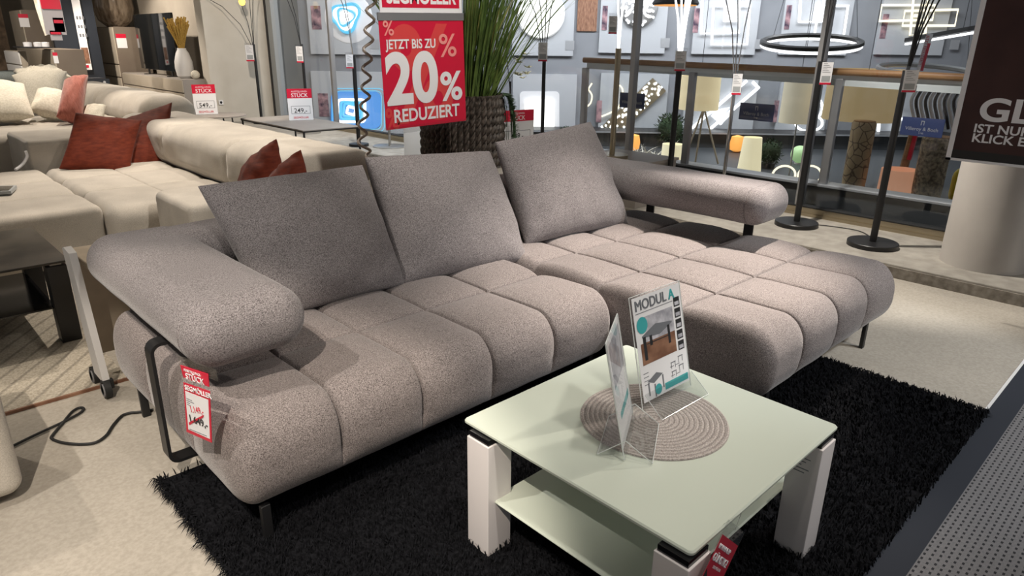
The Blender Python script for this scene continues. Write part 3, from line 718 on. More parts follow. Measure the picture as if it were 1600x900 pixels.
tr = thing('trolley_table', 'slim white side table on castors between the dark coffee table and grey sofa', 'side table', (.6, 3.25, 0))
tp = [V((.552, 3.335, .665)), V((.552, 3.18, .685)), V((.552, 3.06, .66)), V((.568, 2.99, .07)), V((.568, 3.12, .05)), V((.568, 3.26, .10))]
def panel(poly, d, m, par, nm):
    vs = [p for p in poly] + [p+d for p in poly]; n = len(poly)
    return obj(nm, MB().add(vs, [tuple(range(n))[::-1], tuple(range(n, 2*n))] + [(i, (i+1) % n, n+(i+1) % n, n+i) for i in range(n)]), m, par)
panel([V((.545, 3.13, .68)), V((.545, 3.21, .69)), V((.555, 3.30, .665)), V((.575, 3.30, .075)), V((.575, 3.16, .075))], V((.028, 0, 0)), M['white'], tr, 'side_panel')
obj('top_board', MB().box(.60, 1.0, 3.13, 3.45, .60, .62), M['cardboard'], tr, label='raw wood board')
obj('back_board', MB().box(.60, 1.0, 3.44, 3.46, .10, .60), M['cardboard'], tr, label='raw wood board')
for x, y in ((.585, 3.165), (.585, 3.345)):
    wh = obj('castor', MB().lathe([(.018, -.015), (.042, -.013), (.042, .013), (.018, .015)], (x, y, .042), 24, Matrix.Rotation(math.radians(90), 3, 'Y')), M['rubber'], tr)
    obj('castor_rim', MB().lathe([(.034, -.018), (.034, -.012), (.022, -.012), (.022, -.018)], (x-.0, y, .042), 24, Matrix.Rotation(math.radians(90), 3, 'Y')), M['wheel_grey'], wh)
    obj('castor_fork', MB().box(x-.018, x+.03, y-.012, y+.012, .04, .085, b=.004), M['rubber'], tr)
# edge of an armchair at the photo's left border
ch = thing('armchair', 'beige upholstered armchair edge at the left border of the photo', 'armchair', (-.12, 2.75, 0))
obj('side', pad(-.42, .178, 2.55, 2.98, .03, .52, (.05, .05, .05)), M['beige_fabric'], ch)
obj('seat', pad(-1.0, -.40, 2.2, 2.98, .12, .44, (.06, .06, .06)), M['beige_fabric'], ch)
obj('backrest', pad(-1.0, .0, 2.9, 3.1, .12, .80, (.06, .06, .06)), M['beige_fabric'], ch)
for x in (-.9, .05): obj('leg', MB().box(x-.015, x+.015, 2.6, 2.63, 0, .08), M['black_metal'], ch)

# ------------------------------------------------------------------ beige quilted sofas behind
bs = thing('corner_sofa', 'beige velour quilted corner sofa behind the grey sofa, with rust cushions', 'sofa', (1.6, 6, 0))
obj('chaise_seat', MB().add(*quilt(-1.2, 1.14, 5.12, 7.0, .06, .445, (.05, .05, .05), (-.4, .35), (5.75, 6.4), .014, .03, 11, .008)), M['beige_fabric'], bs)
obj('middle_seat', MB().add(*quilt(1.14, 2.10, 4.96, 7.0, .06, .445, (.08, .12, .12), (1.62,), (5.75, 6.4), .016, .025, 12, .008)), M['beige_fabric'], bs)
obj('end_panel', MB().add(*quilt(1.40, 2.45, 4.26, 4.90, .06, .545, (.04, .05, .05), (), (), .01, .03, 13)), M['beige_fabric'], bs)
def roll(x0, x1, y0, y1, z0, z1, r, seams=(), axis=1, seed=0, step=.03):
    vs, fs = rbox_mesh(x0, x1, y0, y1, z0, z1, r, step); out = []
    c = V(((x0+x1)/2, (y0+y1)/2, (z0+z1)/2))
    for p in vs:
        d = p-c; d[axis] = 0; g = min([abs(p[axis]-s) for s in seams] or [9])
        k = -.030*math.exp(-(g/.024)**2) + noise.noise(p*5+V((seed, 0, 0)))*.010 + noise.noise(p*16)*.004*math.exp(-(g/.12)**2)*3
        out.append(p + d.normalized()*k)
    return MB().add(out, fs)
obj('backrest', roll(2.02, 2.72, 4.22, 7.85, .40, .785, (.15, .06, .13), (5.22, 6.6), 1, 1), M['beige_fabric'], bs)
obj('base', roll(2.30, 2.80, 4.14, 7.85, .06, .56, (.05, .05, .05), (), 1, 2), M['beige_fabric'], bs)
obj('footstool_back', roll(2.98, 3.8, 3.15, 3.44, .08, .70, (.05, .05, .05), (), 0, 2), M['beige_fabric'], thing('ottoman', 'low beige upholstered block behind the grey sofa beside the woven planter', 'ottoman', (3.4, 3.3, .0)))
tb_ = thing('tablet', 'dark tablet with pale edge lying on the beige sofa at the left border', 'tablet', onZ(10, 298, .45))
_q = [onZ(px, py, .455) for px, py in ((-30, 306), (18, 303), (27, 294), (-30, 296))]
obj('case', MB().add(_q+[p+V((0, 0, .022)) for p in _q], [(3, 2, 1, 0), (4, 5, 6, 7), (0, 1, 5, 4), (1, 2, 6, 5), (2, 3, 7, 6), (3, 0, 4, 7)]), M['fascia'], tb_)
_c4 = sum(_q, V())/4; _q = [_c4+(p-_c4)*.85 for p in _q]
obj('screen', MB().add([p+V((0, 0, .0225)) for p in _q], [(0, 1, 2, 3)]), M['black_gloss'], tb_)
b2 = thing('corner_sofa', 'cream sofa with low armrest block further back, loose cushions on it', 'sofa', (1.8, 9, 0))
obj('arm_block', roll(1.09, 2.05, 7.05, 7.95, .30, .665, (.03, .05, .045), (), 1, 4), M['beige_fabric'], b2)
obj('seat', roll(.1, 2.4, 7.9, 11.5, .10, .62, (.05, .10, .08), (9.0,), 1, 5), M['beige_fabric'], b2)
obj('backrest', roll(2.40, 3.02, 8.35, 12.0, .45, .90, (.22, .12, .2), (10.2,), 1, 6), M['beige_fabric'], b2)
obj('rear_backrest', roll(-.5, 2.5, 11.5, 12.0, .3, 1.06, (.15, .1, .1), (), 0, 7), M['blue_fabric'], b2, label='blue grey backrest at the far end')
hang = MB().tube(smooth_path([onY(40, 236, 7.02), onY(42, 245, 7.02), onY(35, 257, 7.0), onY(24, 265, 6.95)]), .012, 6)
tg = tag(obj('hang_tag', hang, M['paper']), 'paper strip tag hanging from the cream armrest block', 'tag')

GP = 'rust velvet cushions on the beige sofa'
pillow('cushion', onY(118, 176, 7.0), onY(222, 188, 7.0), onY(202, 273, 6.62), onY(92, 264, 6.75), .17, M['rust_velvet'],
       'wide rust velvet cushion leaning on the cream armrest block, left of its pair', group=GP, seed=21, ear=.04, n=30)
pillow('cushion', onY(190, 188, 7.25), onY(269, 160, 7.25), onY(263, 256, 6.75), onY(200, 262, 6.8), .17, M['rust_velvet'],
       'rust velvet cushion with raised corner, right of the widest rust one', group=GP, seed=25, ear=.05, n=30)
pillow('cushion', onY(384, 262, 4.30), onY(432, 217, 4.02), onY(444, 300, 3.85), onY(366, 322, 4.05), .16, M['rust_velvet'],
       'rust cushion tip peeking over the largest grey cushion, left of two', group=GP, seed=29, ear=.03, n=30)
pillow('cushion', onY(422, 278, 4.0), onY(470, 234, 3.75), onY(490, 310, 3.6), onY(405, 330, 3.8), .15, M['rust_velvet'],
       'rust cushion tip peeking over the largest grey cushion, right of two', group=GP, seed=33, ear=.03, n=30)
pillow('cushion', onY(100, 126, 9.1), onY(138, 118, 9.1), onY(128, 194, 8.6), onY(88, 182, 8.6), .30, M['pink_velvet'],
       'dusty pink velvet cushion standing on the far cream sofa', seed=37, ear=.02, n=30)
pillow('cushion', onY(-60, 132, 9.6), onY(38, 132, 9.6), onY(54, 182, 8.9), onY(-50, 186, 8.9), .30, M['cream_fabric'],
       'plump cream cushion at the left border on the far sofa', group='cream cushions on the far sofa', seed=41, ear=.03, n=30)
pillow('cushion', onY(18, 118, 10.6), onY(105, 112, 10.6), onY(96, 158, 9.9), onY(48, 170, 9.8), .25, M['cream_fabric'],
       'beige cushion slumped against the blue grey backrest, behind the cream ones', group='cream cushions on the far sofa', seed=45, ear=.03, n=30)
pillow('cushion', onY(58, 140, 9.6), onY(112, 150, 9.5), onY(104, 185, 9.0), onY(46, 172, 9.1), .26, M['cream_fabric'],
       'off-white cushion lying left of the dusty pink cushion', group='cream cushions on the far sofa', seed=49, ear=.03, n=30)
pillow('cushion', onY(128, 170, 9.0), onY(166, 165, 9.0), onY(160, 192, 8.6), onY(128, 194, 8.6), .18, M['cream_fabric'],
       'small beige cushion right of the dusty pink cushion', group='cream cushions on the far sofa', seed=53, ear=.03, n=24)
pillow('throw_blanket', onY(20, 112, 11.6), onY(82, 100, 11.6), onY(112, 120, 11.0), onY(34, 122, 11.0), .12, M['cream_fabric'],
       'crumpled pale throw on top of the blue grey backrest', 'throw', seed=57, ear=.08, wr=.06, n=30)

# ------------------------------------------------------------------ sideboards and accessories at the back left
def price_card(name, label, fr, w, h, body=None, small='AUSSTELLUNGS-', head='STÜCK', stand=True, group=None):
    """fr: lower left corner"""
    t = thing(name, label, 'price card', fr.translation, group)
    if stand: obj('acrylic_stand', MB().slab(fr, -.01*w, 1.01*w, 0, 1.01*h, -.003, -.0005).slab(fr, 0, w, 0, .004, -.003, .08), M['acrylic'], t)
    c = obj('card', MB().slab(fr, 0, w, 0, h, 0, .001), M['paper'], t)
    obj('red_header', MB().slab(fr, 0, w, h*.70, h, .001, .0016), M['red'], c, label='red band with white letters')
    if body:
        text(head, h*.17, M['paper'], c, fr, w*.5, h*.735, .002, 'CENTER', .006); text(small, h*.07, M['paper'], c, fr, w*.5, h*.89, .002, 'CENTER')
        text(body, h*.21, M['ink'], c, fr, w*.5, h*.235, .002, 'CENTER', .004)
        b = MB(); y0, y1, e = h*.2, h*.44, h*.012
        b.slab(fr, w*.12, w*.9, y0, y0+e, .001, .0016).slab(fr, w*.12, w*.9, y1, y1+e, .001, .0016).slab(fr, w*.12, w*.12+e, y0, y1, .001, .0016).slab(fr, w*.9-e, w*.9, y0, y1, .001, .0016)
        obj('price_frame', b, M['grey_ink'], c)
        text('SEGMÖLLER', h*.09, M['red'], c, fr, w*.5, h*.05, .002, 'CENTER', .004)
    return t
def cab(name, label, x0, x1, y0, y1, z0, z1, fronts, body_m, front_m, group=None, vsplit=None):
    """fronts: z edges of the drawer fronts on the -X side"""
    t = thing(name, label, 'cabinet', ((x0+x1)/2, (y0+y1)/2, 0), group)
    obj('body', MB().box(x0, x1, y0, y1, z0, z1, b=.004), body_m, t)
    for a, b in zip(fronts, fronts[1:]): obj('drawer_front', MB().box(x0-.022, x0, y0+.0, y1, a+.012, b-.012, b=.003), front_m, t)
    obj('plinth', MB().box(x0+.05, x1-.02, y0+.05, y1-.05, 0, z0), M['ink'], t)
    return t
sb = cab('sideboard', 'long taupe sideboard with drawers against the wall, television and vase on it', 4.48, 4.90, 12.96, 16.35, .10, .83, (.10, .60, .83), M['cab_grey'], M['cab'])
tv = thing('television', 'black flat television reflecting the shop, standing on the taupe sideboard', 'television', (4.66, 14.6, .83))
obj('screen', MB().box(4.66, 4.70, 13.62, 15.70, .93, 1.94, b=.004), M['tv'], tv)
for y in (14.0, 15.3): obj('foot', MB().box(4.58, 4.80, y-.03, y+.03, .83, .845).box(4.67, 4.69, y-.03, y+.03, .84, .95), M['black_metal'], tv)
vz = onZ(287, 121, .83); vs_ = thing('vase', 'tall white ribbed vase holding dried yellow grass on the sideboard', 'vase', (4.70, 13.45, .83))
vx, vy = 4.70, 13.42
obj('vase_body', MB().lathe([(.09, .83), (.135, .87), (.155, 1.0), (.15, 1.12), (.11, 1.26), (.075, 1.32), (.075, 1.345), (.06, 1.345), (.06, 1.30)], (vx, vy, 0), 28), M['white'], vs_)
dg = MB(); R = random.Random(5)
for k in range(70):
    a = R.uniform(0, 6.28); s = R.uniform(.02, .2); b = V((vx, vy, 1.3)); t = b + V((math.cos(a)*s, math.sin(a)*s, R.uniform(.38, .58))); t.y += .06
    dg.tube([b+V((math.cos(a)*.03, math.sin(a)*.03, 0)), b.lerp(t, .55), t], [.006, .010, .014], 5)
o = obj('dried_grass', dg, M['straw'], vs_); o['kind'] = 'stuff'
p = onZ(299, 121, .84)
tag(obj('decor_ball', MB().lathe([(.075*math.sin(math.pi*k/12)+.0005, .905-.075*math.cos(math.pi*k/12)) for k in range(13)], (4.74, 13.05, 0), 20), M['cream_fabric']), 'small cream ball beside the white vase on the sideboard', 'ornament')
cab('tall_cabinet', 'tall taupe cabinet with dark side left of the television', 4.48, 5.12, 16.5, 18.3, .05, 1.72, (.05, .72, .98, 1.72), M['cab_dark'], M['cab'])
bv = thing('glass_vase', 'smoked brown glass vase on the tall taupe cabinet', 'vase', (4.74, 17.2, 1.72))
obj('vase_body', MB().lathe([(.18, 1.725), (.33, 1.85), (.40, 2.1), (.36, 2.5), (.34, 2.6), (.325, 2.6), (.345, 2.5), (.385, 2.1), (.315, 1.86), (.17, 1.74)], (4.74, 17.2, 0), 32), M['brown_glass'], bv)
obj('candle', MB().lathe([(.07, 1.74), (.07, 1.98)], (4.74, 17.2, 0), 16), M['brass'], bv)
nb = thing('low_cabinet', 'low dark navy cabinet behind the cream sofa', 'cabinet', (3.6, 13.4, 0))
nx0 = onY(128, 124, 13); nx1 = onY(171, 124, 13)
obj('body', MB().box(nx0.x-.35, nx1.x, 13, 13.6, 0, nx0.z, b=.005), M['navy'], nb)
obj('hinge_cap', MB().lathe([(.02, 0), (.02, .004)], (nx1.x-.08, 13, nx0.z-.05), 12, Matrix.Rotation(math.radians(90), 3, 'X')), M['white'], nb)
# banner on a dark panel
bd = thing('banner_stand', 'tall dark stand with narrow white printed banner left of the tall cabinet', 'banner stand', (3.4, 16, 0))
a, b = onY(84, 60, 16.3), onY(140, 60, 16.3)
obj('panel', MB().box(a.x, b.x+.16, 16.3, 16.4, 0, 3.1), M['navy'], bd)
q = [onY(109, -5, 16.25), onY(125, -5, 16.25), onY(144, 109, 16.25), onY(131, 106, 16.25)]
banx0, banx1 = q[3].x, q[2].x
bn = obj('banner', MB().box(banx0, banx1, 16.24, 16.25, q[2].z, 3.0), M['paper'], bd, label='white banner with small pictures')
obj('banner_picture', MB().box(banx0+.01, banx1-.01, 16.236, 16.24, q[2].z+.12, q[2].z+.42), M['photo_wood'], bn)
obj('banner_red', MB().box(banx0+.04, banx1-.05, 16.236, 16.24, q[2].z+.04, q[2].z+.09), M['red'], bn)
dd = MB()
for k in range(9): dd.box(banx0+.03+.05*(k % 3), banx0+.06+.05*(k % 3), 16.236, 16.24, q[2].z+.62+.16*(k//3), q[2].z+.68+.16*(k//3))
obj('banner_figures', dd, M['grey_ink'], bn)
# cabinets further left
def cab_px(name, label, pl, pc, pr_, pt, Y, fr_, group=None, bm='cab_dark', fm='cab'):
    c = onY(pc, pt, Y); r = onY(pr_, pt, Y); l = onX(pl, pt, c.x)
    return cab(name, label, c.x, r.x, Y, l.y, .08, c.z, [.08+(c.z-.08)*k for k in fr_], M[bm], M[fm])
cab_px('sideboard', 'brown sideboard behind the cream cushions, candle tray on it', 42, 84, 130, 77, 14.5, (0, .70, 1.0))
cab_px('tall_cabinet', 'tall brown cabinet at the far left with small price tag', 15, 32, 70, 15, 17.0, (0, .45, 1.0))
cab_px('drawer_unit', 'small pale drawer unit at the far left behind the cream cushions', 8, 30, 40, 80, 15.2, (0, .8, 1.0), bm='cab', fm='white')
def px_card(label, l, t, r, b, Y, name='price_card', group=None):
    p = onY(l, b, Y); q = onY(r, t, Y); fr = frame(p, (1, 0, 0), (0, 0, 1)); return price_card(name, label, fr, q.x-p.x, q.z-p.z, None, stand=False, group=group)
px_card('small red and white price card on the tall brown cabinet', 32, 22, 43, 42, 16.998, group='small price cards at the back left')
px_card('small red and white price card on the tall taupe cabinet side', 184, 53, 196, 75, 16.498, group='small price cards at the back left')
px_card('small red and white price card on the brown sideboard end', 85, 82, 89, 99, 14.498, group='small price cards at the back left')
ct = thing('candle_tray', 'dark tray with white candles on the brown sideboard', 'tray', onY(65, 71, 14.9))
p = onY(65, 73, 14.8)
obj('tray', MB().box(p.x-.35, p.x+.12, 14.6, 15.2, p.z-.02, p.z+.0), M['ink'], ct)
for k, dx in enumerate((-.2, -.05, .06)): obj('candle', MB().lathe([(.06, 0), (.065, .07), (.02, .075)], (p.x+dx, 14.8, p.z), 14), M['paper'], ct)
bl_ = thing('hanging_throw', 'cream throw with paper tags hanging between the brown cabinet and dark panel', 'throw', onY(75, 58, 13.5))
cl = MB(); n = 12; vs = []; fs = []
for i in range(n+1):
    t = i/n
    a = onY(48+ (72-48)*t**1.1, -20+76*t, 13.5); b = onY(86+8*t*(1-t), -20+62*t, 13.5)
    for j in range(9): vs.append(a.lerp(b, j/8) + V((0, .05*math.sin(j*1.9+t*2), 0)))
for i in range(n):
    for j in range(8): fs.append((i*9+j, i*9+j+1, i*9+j+10, i*9+j+9))
N0 = len(vs); vs2 = vs + [v+V((0, .03, 0)) for v in vs]; fs2 = fs + [tuple(k+N0 for k in f[::-1]) for f in fs]
obj('cloth', MB().add(vs2, fs2), M['cream_fabric'], bl_)
for (l, t, r, b) in ((72, -10, 92, 54), (80, 48, 95, 63), (86, 28, 98, 50)):
    p = onY(l, b, 13.4); q = onY(r, t, 13.4); pt_ = obj('paper_tag', MB().box(p.x, q.x, 13.39, 13.40, p.z, q.z), M['paper_grey'], bl_)
    obj('red_field', MB().box(p.x+.01, q.x-.01, 13.38, 13.39, p.z+(q.z-p.z)*.62, p.z+(q.z-p.z)*.85), M['red'], pt_)
o = obj('ochre_cloth', MB().box(onY(84, 0, 13.6).x, onY(91, 0, 13.6).x, 13.6, 13.63, onY(88, 15, 13.6).z, onY(88, -20, 13.6).z), M['straw'], bl_, label='ochre cloth behind the tags')
struct('wall_stone', MB().box(onY(-60, 60, 18.8).x, onY(12, 60, 18.8).x, 18.8, 19.0, 0, 3.3), M['stone_dark'])

# round table and low table with price cards
rt = thing('side_table', 'round grey side table by the wall, behind the beige sofa back', 'side table', (3.84, 9.98, 0))
obj('table_top', MB().lathe([(.36, .485), (.375, .49), (.375, .502), (.37, .505)], (3.86, 9.98, 0), 40), M['cab_grey'], rt)
for k in range(3):
    q = 2.1*k+.4; obj('leg', MB().tube([V((3.86+.25*math.cos(q), 9.98+.25*math.sin(q), .485)), V((3.86+.30*math.cos(q), 9.98+.30*math.sin(q), .0))], .011, 8), M['black_metal'], rt)
p = onZ(305, 179, .507); q = onY(332, 138, p.y)
price_card('price_card', 'price card 549 on the round grey side table', frame((p.x, p.y, .508), (1, -.25, 0), (0, 0, 1)), .30, .40, '549,-')
wt = thing('coffee_table', 'rectangular grey coffee table with thin black frame near the window platform', 'coffee table', (4.55, 8.9, 0))
obj('table_top', MB().box(4.10, 4.92, 7.98, 9.80, .44, .455, b=.003), M['cab_grey'], wt)
obj('frame', MB().box(4.10, 4.92, 7.98, 9.80, .425, .44), M['black_metal'], wt)
for x in (4.11, 4.895):
    for y in (7.99, 9.775): obj('leg', MB().box(x, x+.02, y, y+.02, 0, .425), M['black_metal'], wt)
p = onZ(452, 188, .456)
price_card('price_card', 'price card 249 on the rectangular grey coffee table', frame((p.x, p.y, .456), (1, -.35, 0), (0, 0, 1)), .33, .42, '249,-')
# socket on the wall
so = thing('wall_socket', 'white wall socket beside the round side table', 'socket', onY(346, 160, 12.69))
p = onY(345, 160, 12.69); obj('plate', MB().box(p.x-.04, p.x+.04, 12.675, 12.70, p.z-.04, p.z+.04, b=.004), M['white'], so)
obj('insert', MB().lathe([(.022, 0), (.022, .004)], (p.x, 12.676, p.z), 16, Matrix.Rotation(math.radians(90), 3, 'X')), M['ink'], so)

# ------------------------------------------------------------------ hanging sale poster, coil cable
ps = thing('sale_poster', 'red hanging poster 20% REDUZIERT above the middle grey cushion', 'poster', V((2.5, 3.3, 1.0)))
pa, pb, pc, pd = [V(onY(*p, 3.3)) for p in ((604, 208), (730, 192), (720, 30), (592, 28))]   # bl br tr tl
ctr = (pa+pb)/2; right = (pb-pa); W = right.length; up = ((pd-pa)+(pc-pb)); H_ = up.length/2
frp = frame(pa, right, up)
W = .585; 
obj('panel', MB().slab(frp, 0, W, .015, H_, -.002, 0), M['red'], ps)
pn = ps.children[0]
obj('bottom_rail', MB().slab(frp, -.002, W+.002, -.012, .028, -.004, .003), M['clear_film'], ps)
obj('top_rail', MB().slab(frp, -.004, W+.004, H_-.01, H_+.03, -.005, .004), M['alu'], ps)
hd = obj('header_board', MB().slab(frp, .015, W-.005, H_+.03, H_+.26, -.003, 0), M['paper'], ps, label='white header with red name panel')
obj('header_red', MB().slab(frp, .03, W-.025, H_+.055, H_+.235, .0005, .001), M['red'], hd)
text('SEGMÖLLER', .110, M['paper'], hd, frp, (.03+W-.025)/2, H_+.078, .0015, 'CENTER', .03, sx=.80)
S = W/.62
text('20', .375, M['paper'], pn, frp, .018, .158, .003, 'LEFT', .034, sx=.96)
text('%', .225, M['paper'], pn, frp, .395, .150, .003, 'LEFT', .022, sx=1.08)
text('%', .105, M['pink_print'], pn, frp, .022, .515, .003, 'LEFT', .01, sx=1.0)
text('%', .175, M['pink_print'], pn, frp, .395, .395, .003, 'LEFT', .01, sx=1.12)
text('JETZT BIS ZU', .068, M['paper'], pn, frp, .036, .445, .003, 'LEFT', .02, sx=.86)
text('REDUZIERT', .100, M['paper'], pn, frp, W/2, .052, .003, 'CENTER', .022, sx=.93)
# pale printed percent signs in the red ground
text('%', .72, M['red_light'], pn, frp, .05, .06, .0006, 'LEFT', .02, sx=.9)
text('%', .16, M['red_light'], pn, frp, .0, .02, .0006, 'LEFT', .02, sx=.85)
for x in (.03, W-.03): obj('suspension_line', MB().tube([frp @ V((x, H_+.26, 0)), V((frp @ V((x, H_+.26, 0))).xy.to_3d() + V((0, 0, 3.3)))], .0015, 5), M['clear_film'], ps)

base = smooth_path([onY(px, py, 4.0) for px, py in ((590, -260), (585, -60), (578, 30), (574, 90), (571, 150), (566, 205), (570, 232))] + [onY(590, 262, 4.0), onY(588, 300, 4.0)], 8)
co = []; L = 0
for i in range(len(base)-1):
    a, b = base[i], base[i+1]; seg = (b-a).length; k = max(2, int(seg/.012))
    for j in range(k):
        p = a.lerp(b, j/k); ph = (L+seg*j/k)/.118*2*math.pi; co.append(p + V((math.cos(ph)*.029, math.sin(ph)*.029, 0)))
    L += seg
tag(obj('spiral_cable', MB().tube(co, .0095, 7), M['cable']), 'taupe spiral cable hanging from the ceiling left of the sale poster', 'cable')

# ------------------------------------------------------------------ brown hanging poster at the right
rp = thing('hanging_poster', 'dark brown hanging poster with white lettering in front of the round column', 'poster', (4.65, .4, .89))
XR = 4.65; a = onX(1477, 249, XR); t = onX(1532, 0, XR)
ff = frame((XR, a.y, a.z), (0, -1, 0), (0, 0, 1)); HW = 1.2; HH = 1.6
obj('frame', MB().slab(ff, -.0, HW, -.0, .014, -.008, .004).slab(ff, 0, .026, 0, HH, -.008, .004).slab(ff, HW-.026, HW, 0, HH, -.008, .004), M['paper'], rp, label='white frame')
rpp = obj('panel', MB().slab(ff, .02, HW-.02, .012, HH, -.006, 0), M['brown_print'], rp)
obj('lower_band', MB().slab(ff, .026, HW-.026, .014, .062, .0003, .0008), M['rubber'], rpp)
fold = MB(); fold.add([ff @ V(p) for p in ((.03, .80, .001), (.22, .72, .001), (.55, .86, .001), (.9, .80, .001), (.9, 1.0, .001), (.25, .765, .001), (.03, .83, .001))], [tuple(range(7))])
obj('printed_fold', fold, M['cab_dark'], rpp) if False else None
def rtxt(body, px, py, size, bold, sx):
    p = onX(px, py, XR); q = ff.inverted() @ p; return text(body, size, M['paper'], rpp, ff, q.x, q.y, .002, 'LEFT', bold, sx=sx)
rtxt('GLÜCK', 1526, 187, .172, .026, 1.22)
rtxt('IST NUR EINEN', 1520, 206, .066, .022, 1.10)
rtxt('KLICK ENTFERNT', 1517, 221, .066, .022, 1.10)
for x in (.1, HW-.1): obj('suspension_line', MB().tube([ff @ V((x, HH-.01, 0)), V((XR, a.y-x, 3.3))], .0015, 5), M['clear_film'], rp)

# ------------------------------------------------------------------ planter with grasses
PX, PY, PR, PT = 3.14, 3.76, .285, 1.17
pl = thing('planter', 'tall dark woven planter with long green grasses behind the grey sofa', 'planter', (PX, PY, 0))
nu, nv = 378, 190; vs = []; fs = []
for j in range(nv+1):
    t = j/nv; z = PT*t; r = PR*(.72+.28*min(1, t*1.6)**.7) if t < .62 else PR
    r *= 1 - .06*max(0, (t-.9)/.1)**2
    for i in range(nu):
        q = 2*math.pi*i/nu; cols = 21; u = q/(2*math.pi)*cols; fu = u-math.floor(u); side = 1 if fu < .5 else -1
        ph = z/.056 + side*(abs(fu-.5)*2)*1.0
        k = abs(math.sin(math.pi*ph))**.5*abs(math.sin(2*math.pi*fu))**.5
        rr = r + .036*k - .020
        vs.append(V((PX+rr*math.cos(q), PY+rr*math.sin(q), z)))
for j in range(nv):
    for i in range(nu): fs.append((j*nu+i, j*nu+(i+1) % nu, (j+1)*nu+(i+1) % nu, (j+1)*nu+i))
fs.append(tuple(range(nu))[::-1])
pb_ = obj('pot', MB().add(vs, fs), M['wicker'], pl)
obj('soil', MB().lathe([(.001, PT-.06), (PR-.02, PT-.055)], (PX, PY, 0), 32, cap=False), M['stone_dark'], pl)
def blade(mb, b, d, L, w, curl, R):
    d = V(d).normalized(); side = d.cross(V((0, 0, 1))); side = (side.normalized() if side.length > .01 else V((1, 0, 0)))
    side.rotate(Matrix.Rotation(R.uniform(0, 3.14), 3, 'Z')); n = 7; p = V(b); vs = []; fs = []; dr = d.copy(); hz = V((d.x, d.y, 0)); hz = hz.normalized() if hz.length > .01 else V((1, 0, 0))
    for i in range(n+1):
        t = i/n; ww = w*(1-t)**.6*.5; vs += [p-side*ww, p+side*ww]
        p = p + dr*L/n; dr = (dr + hz*curl/n + V((0, 0, -curl*.8*t/n))).normalized()
    for i in range(n): fs.append((2*i, 2*i+1, 2*i+3, 2*i+2))
    mb.add(vs, fs)
R = random.Random(11); g1 = MB(); g2 = MB(); g3 = MB()
for k in range(520):
    a = R.uniform(0, 6.283); rr = PR*.8*math.sqrt(R.random()); b = V((PX+rr*math.cos(a), PY+rr*math.sin(a), PT-.05))
    tilt = (R.uniform(.02, .30) if R.random() < .75 else R.uniform(.3, .6))*(.4+rr/PR); d = V((math.cos(a)*tilt, math.sin(a)*tilt, 1))
    blade(g2 if R.random() < .08 else g1, b, d, R.uniform(.7, 1.5), R.uniform(.008, .017), R.uniform(.0, .7), R)
for k in range(42):   # thin arching wisps
    a = R.uniform(-1.9, .9); b = V((PX+.1*math.cos(a), PY+.1*math.sin(a), PT-.05)); blade(g3, b, V((math.cos(a)*.5, math.sin(a)*.5, 1)), R.uniform(.6, 1.0), .004, R.uniform(1.2, 2.6), R)
for g, m_, nm in ((g1, 'leaf', 'grass_leaves'), (g2, 'leaf_dry', 'yellow_grass_leaves'), (g3, 'leaf', 'grass_wisps')):
    o = obj(nm, g, M[m_], pl); o['kind'] = 'stuff'
g4 = MB()      # fern hanging at the right side
for k in range(30):
    a = -.65+R.uniform(-.55, .55); b = V((PX+PR*.9*math.cos(a), PY+PR*.9*math.sin(a), PT-.02)); out = V((math.cos(a), math.sin(a), 0))
    pts = [b + out*(.10*math.sin(t*1.6)+.02)+V((0, 0, .06*math.sin(t*3)-.42*t*t)) for t in [i/9*R.uniform(.7, 1) for i in range(10)]]
    g4.tube(pts, .002, 4)
    for i in range(2, 10):
        for s in (-1, 1): blade(g4, pts[i], V((out.y*s, -out.x*s, .1))+out*.4, R.uniform(.045, .08), .016, .6, R)
o = obj('fern', g4, M['fern'], pl, label='green fern hanging over the planter rim'); o['kind'] = 'stuff'
fl = MB()
for k in range(9):
    c = V((PX+.33+R.uniform(-.06, .10), PY-.20+R.uniform(-.08, .08), PT+R.uniform(.08, .26)))
    for j in range(6):
        a = j*1.047; blade(fl, c, V((math.cos(a), math.sin(a), R.uniform(.2, .8))), .045, .026, .4, R)
o = obj('blossoms', fl, M['petal'], pl, label='cream blossoms at the right of the grasses'); o['kind'] = 'stuff'
# price card 449 behind the cushion
p = onY(782, 232, 4.6); q = onY(829, 170, 4.6)
price_card('price_card', 'price card 449 between the woven planter and the chaise cushion', frame(p, (1, -.12, 0), (0, 0, 1)), (q.x-p.x), (q.z-p.z), '449,-')
ns = thing('side_table', 'grey wood side table under the price card, right of the planter', 'side table', (4.4, 4.75, 0))
obj('table_top', MB().box(p.x-.2, p.x+.6, 4.5, 5.1, p.z-.035, p.z-.005, b=.003), M['cab_grey'], ns)
for x in (p.x-.18, p.x+.55):
    for y in (4.52, 5.05): obj('leg', MB().box(x, x+.03, y, y+.03, 0, p.z-.035), M['black_metal'], ns)

# small cabinet on which a lamp stands
lc = thing('lamp_cabinet', 'grey wood cabinet holding the champagne lamp behind the chaise armrest', 'cabinet', (5.4, 3.95, 0))
obj('top_board', MB().box(5.02, 5.68, 3.60, 4.35, .478, .50, b=.003), M['cab_grey'], lc)
obj('body', MB().box(5.05, 5.66, 3.62, 4.33, .092, .478), M['cab_grey'], lc)
obj('plinth', MB().box(5.06, 5.6, 3.66, 4.28, .0919, .11), M['ink'], lc)
wb = MB().box(5.12, 5.42, 6.95, 7.3, .092, .62, b=.004); wbo = thing('display_plinth', 'white block plinth on the window platform left of the planter', 'plinth', (5.27, 7.1, .092))
obj('block', wb, M['white'], wbo); obj('base_strip', MB().box(5.125, 5.415, 6.955, 7.295, .0921, .10), M['cab_grey'], wbo)

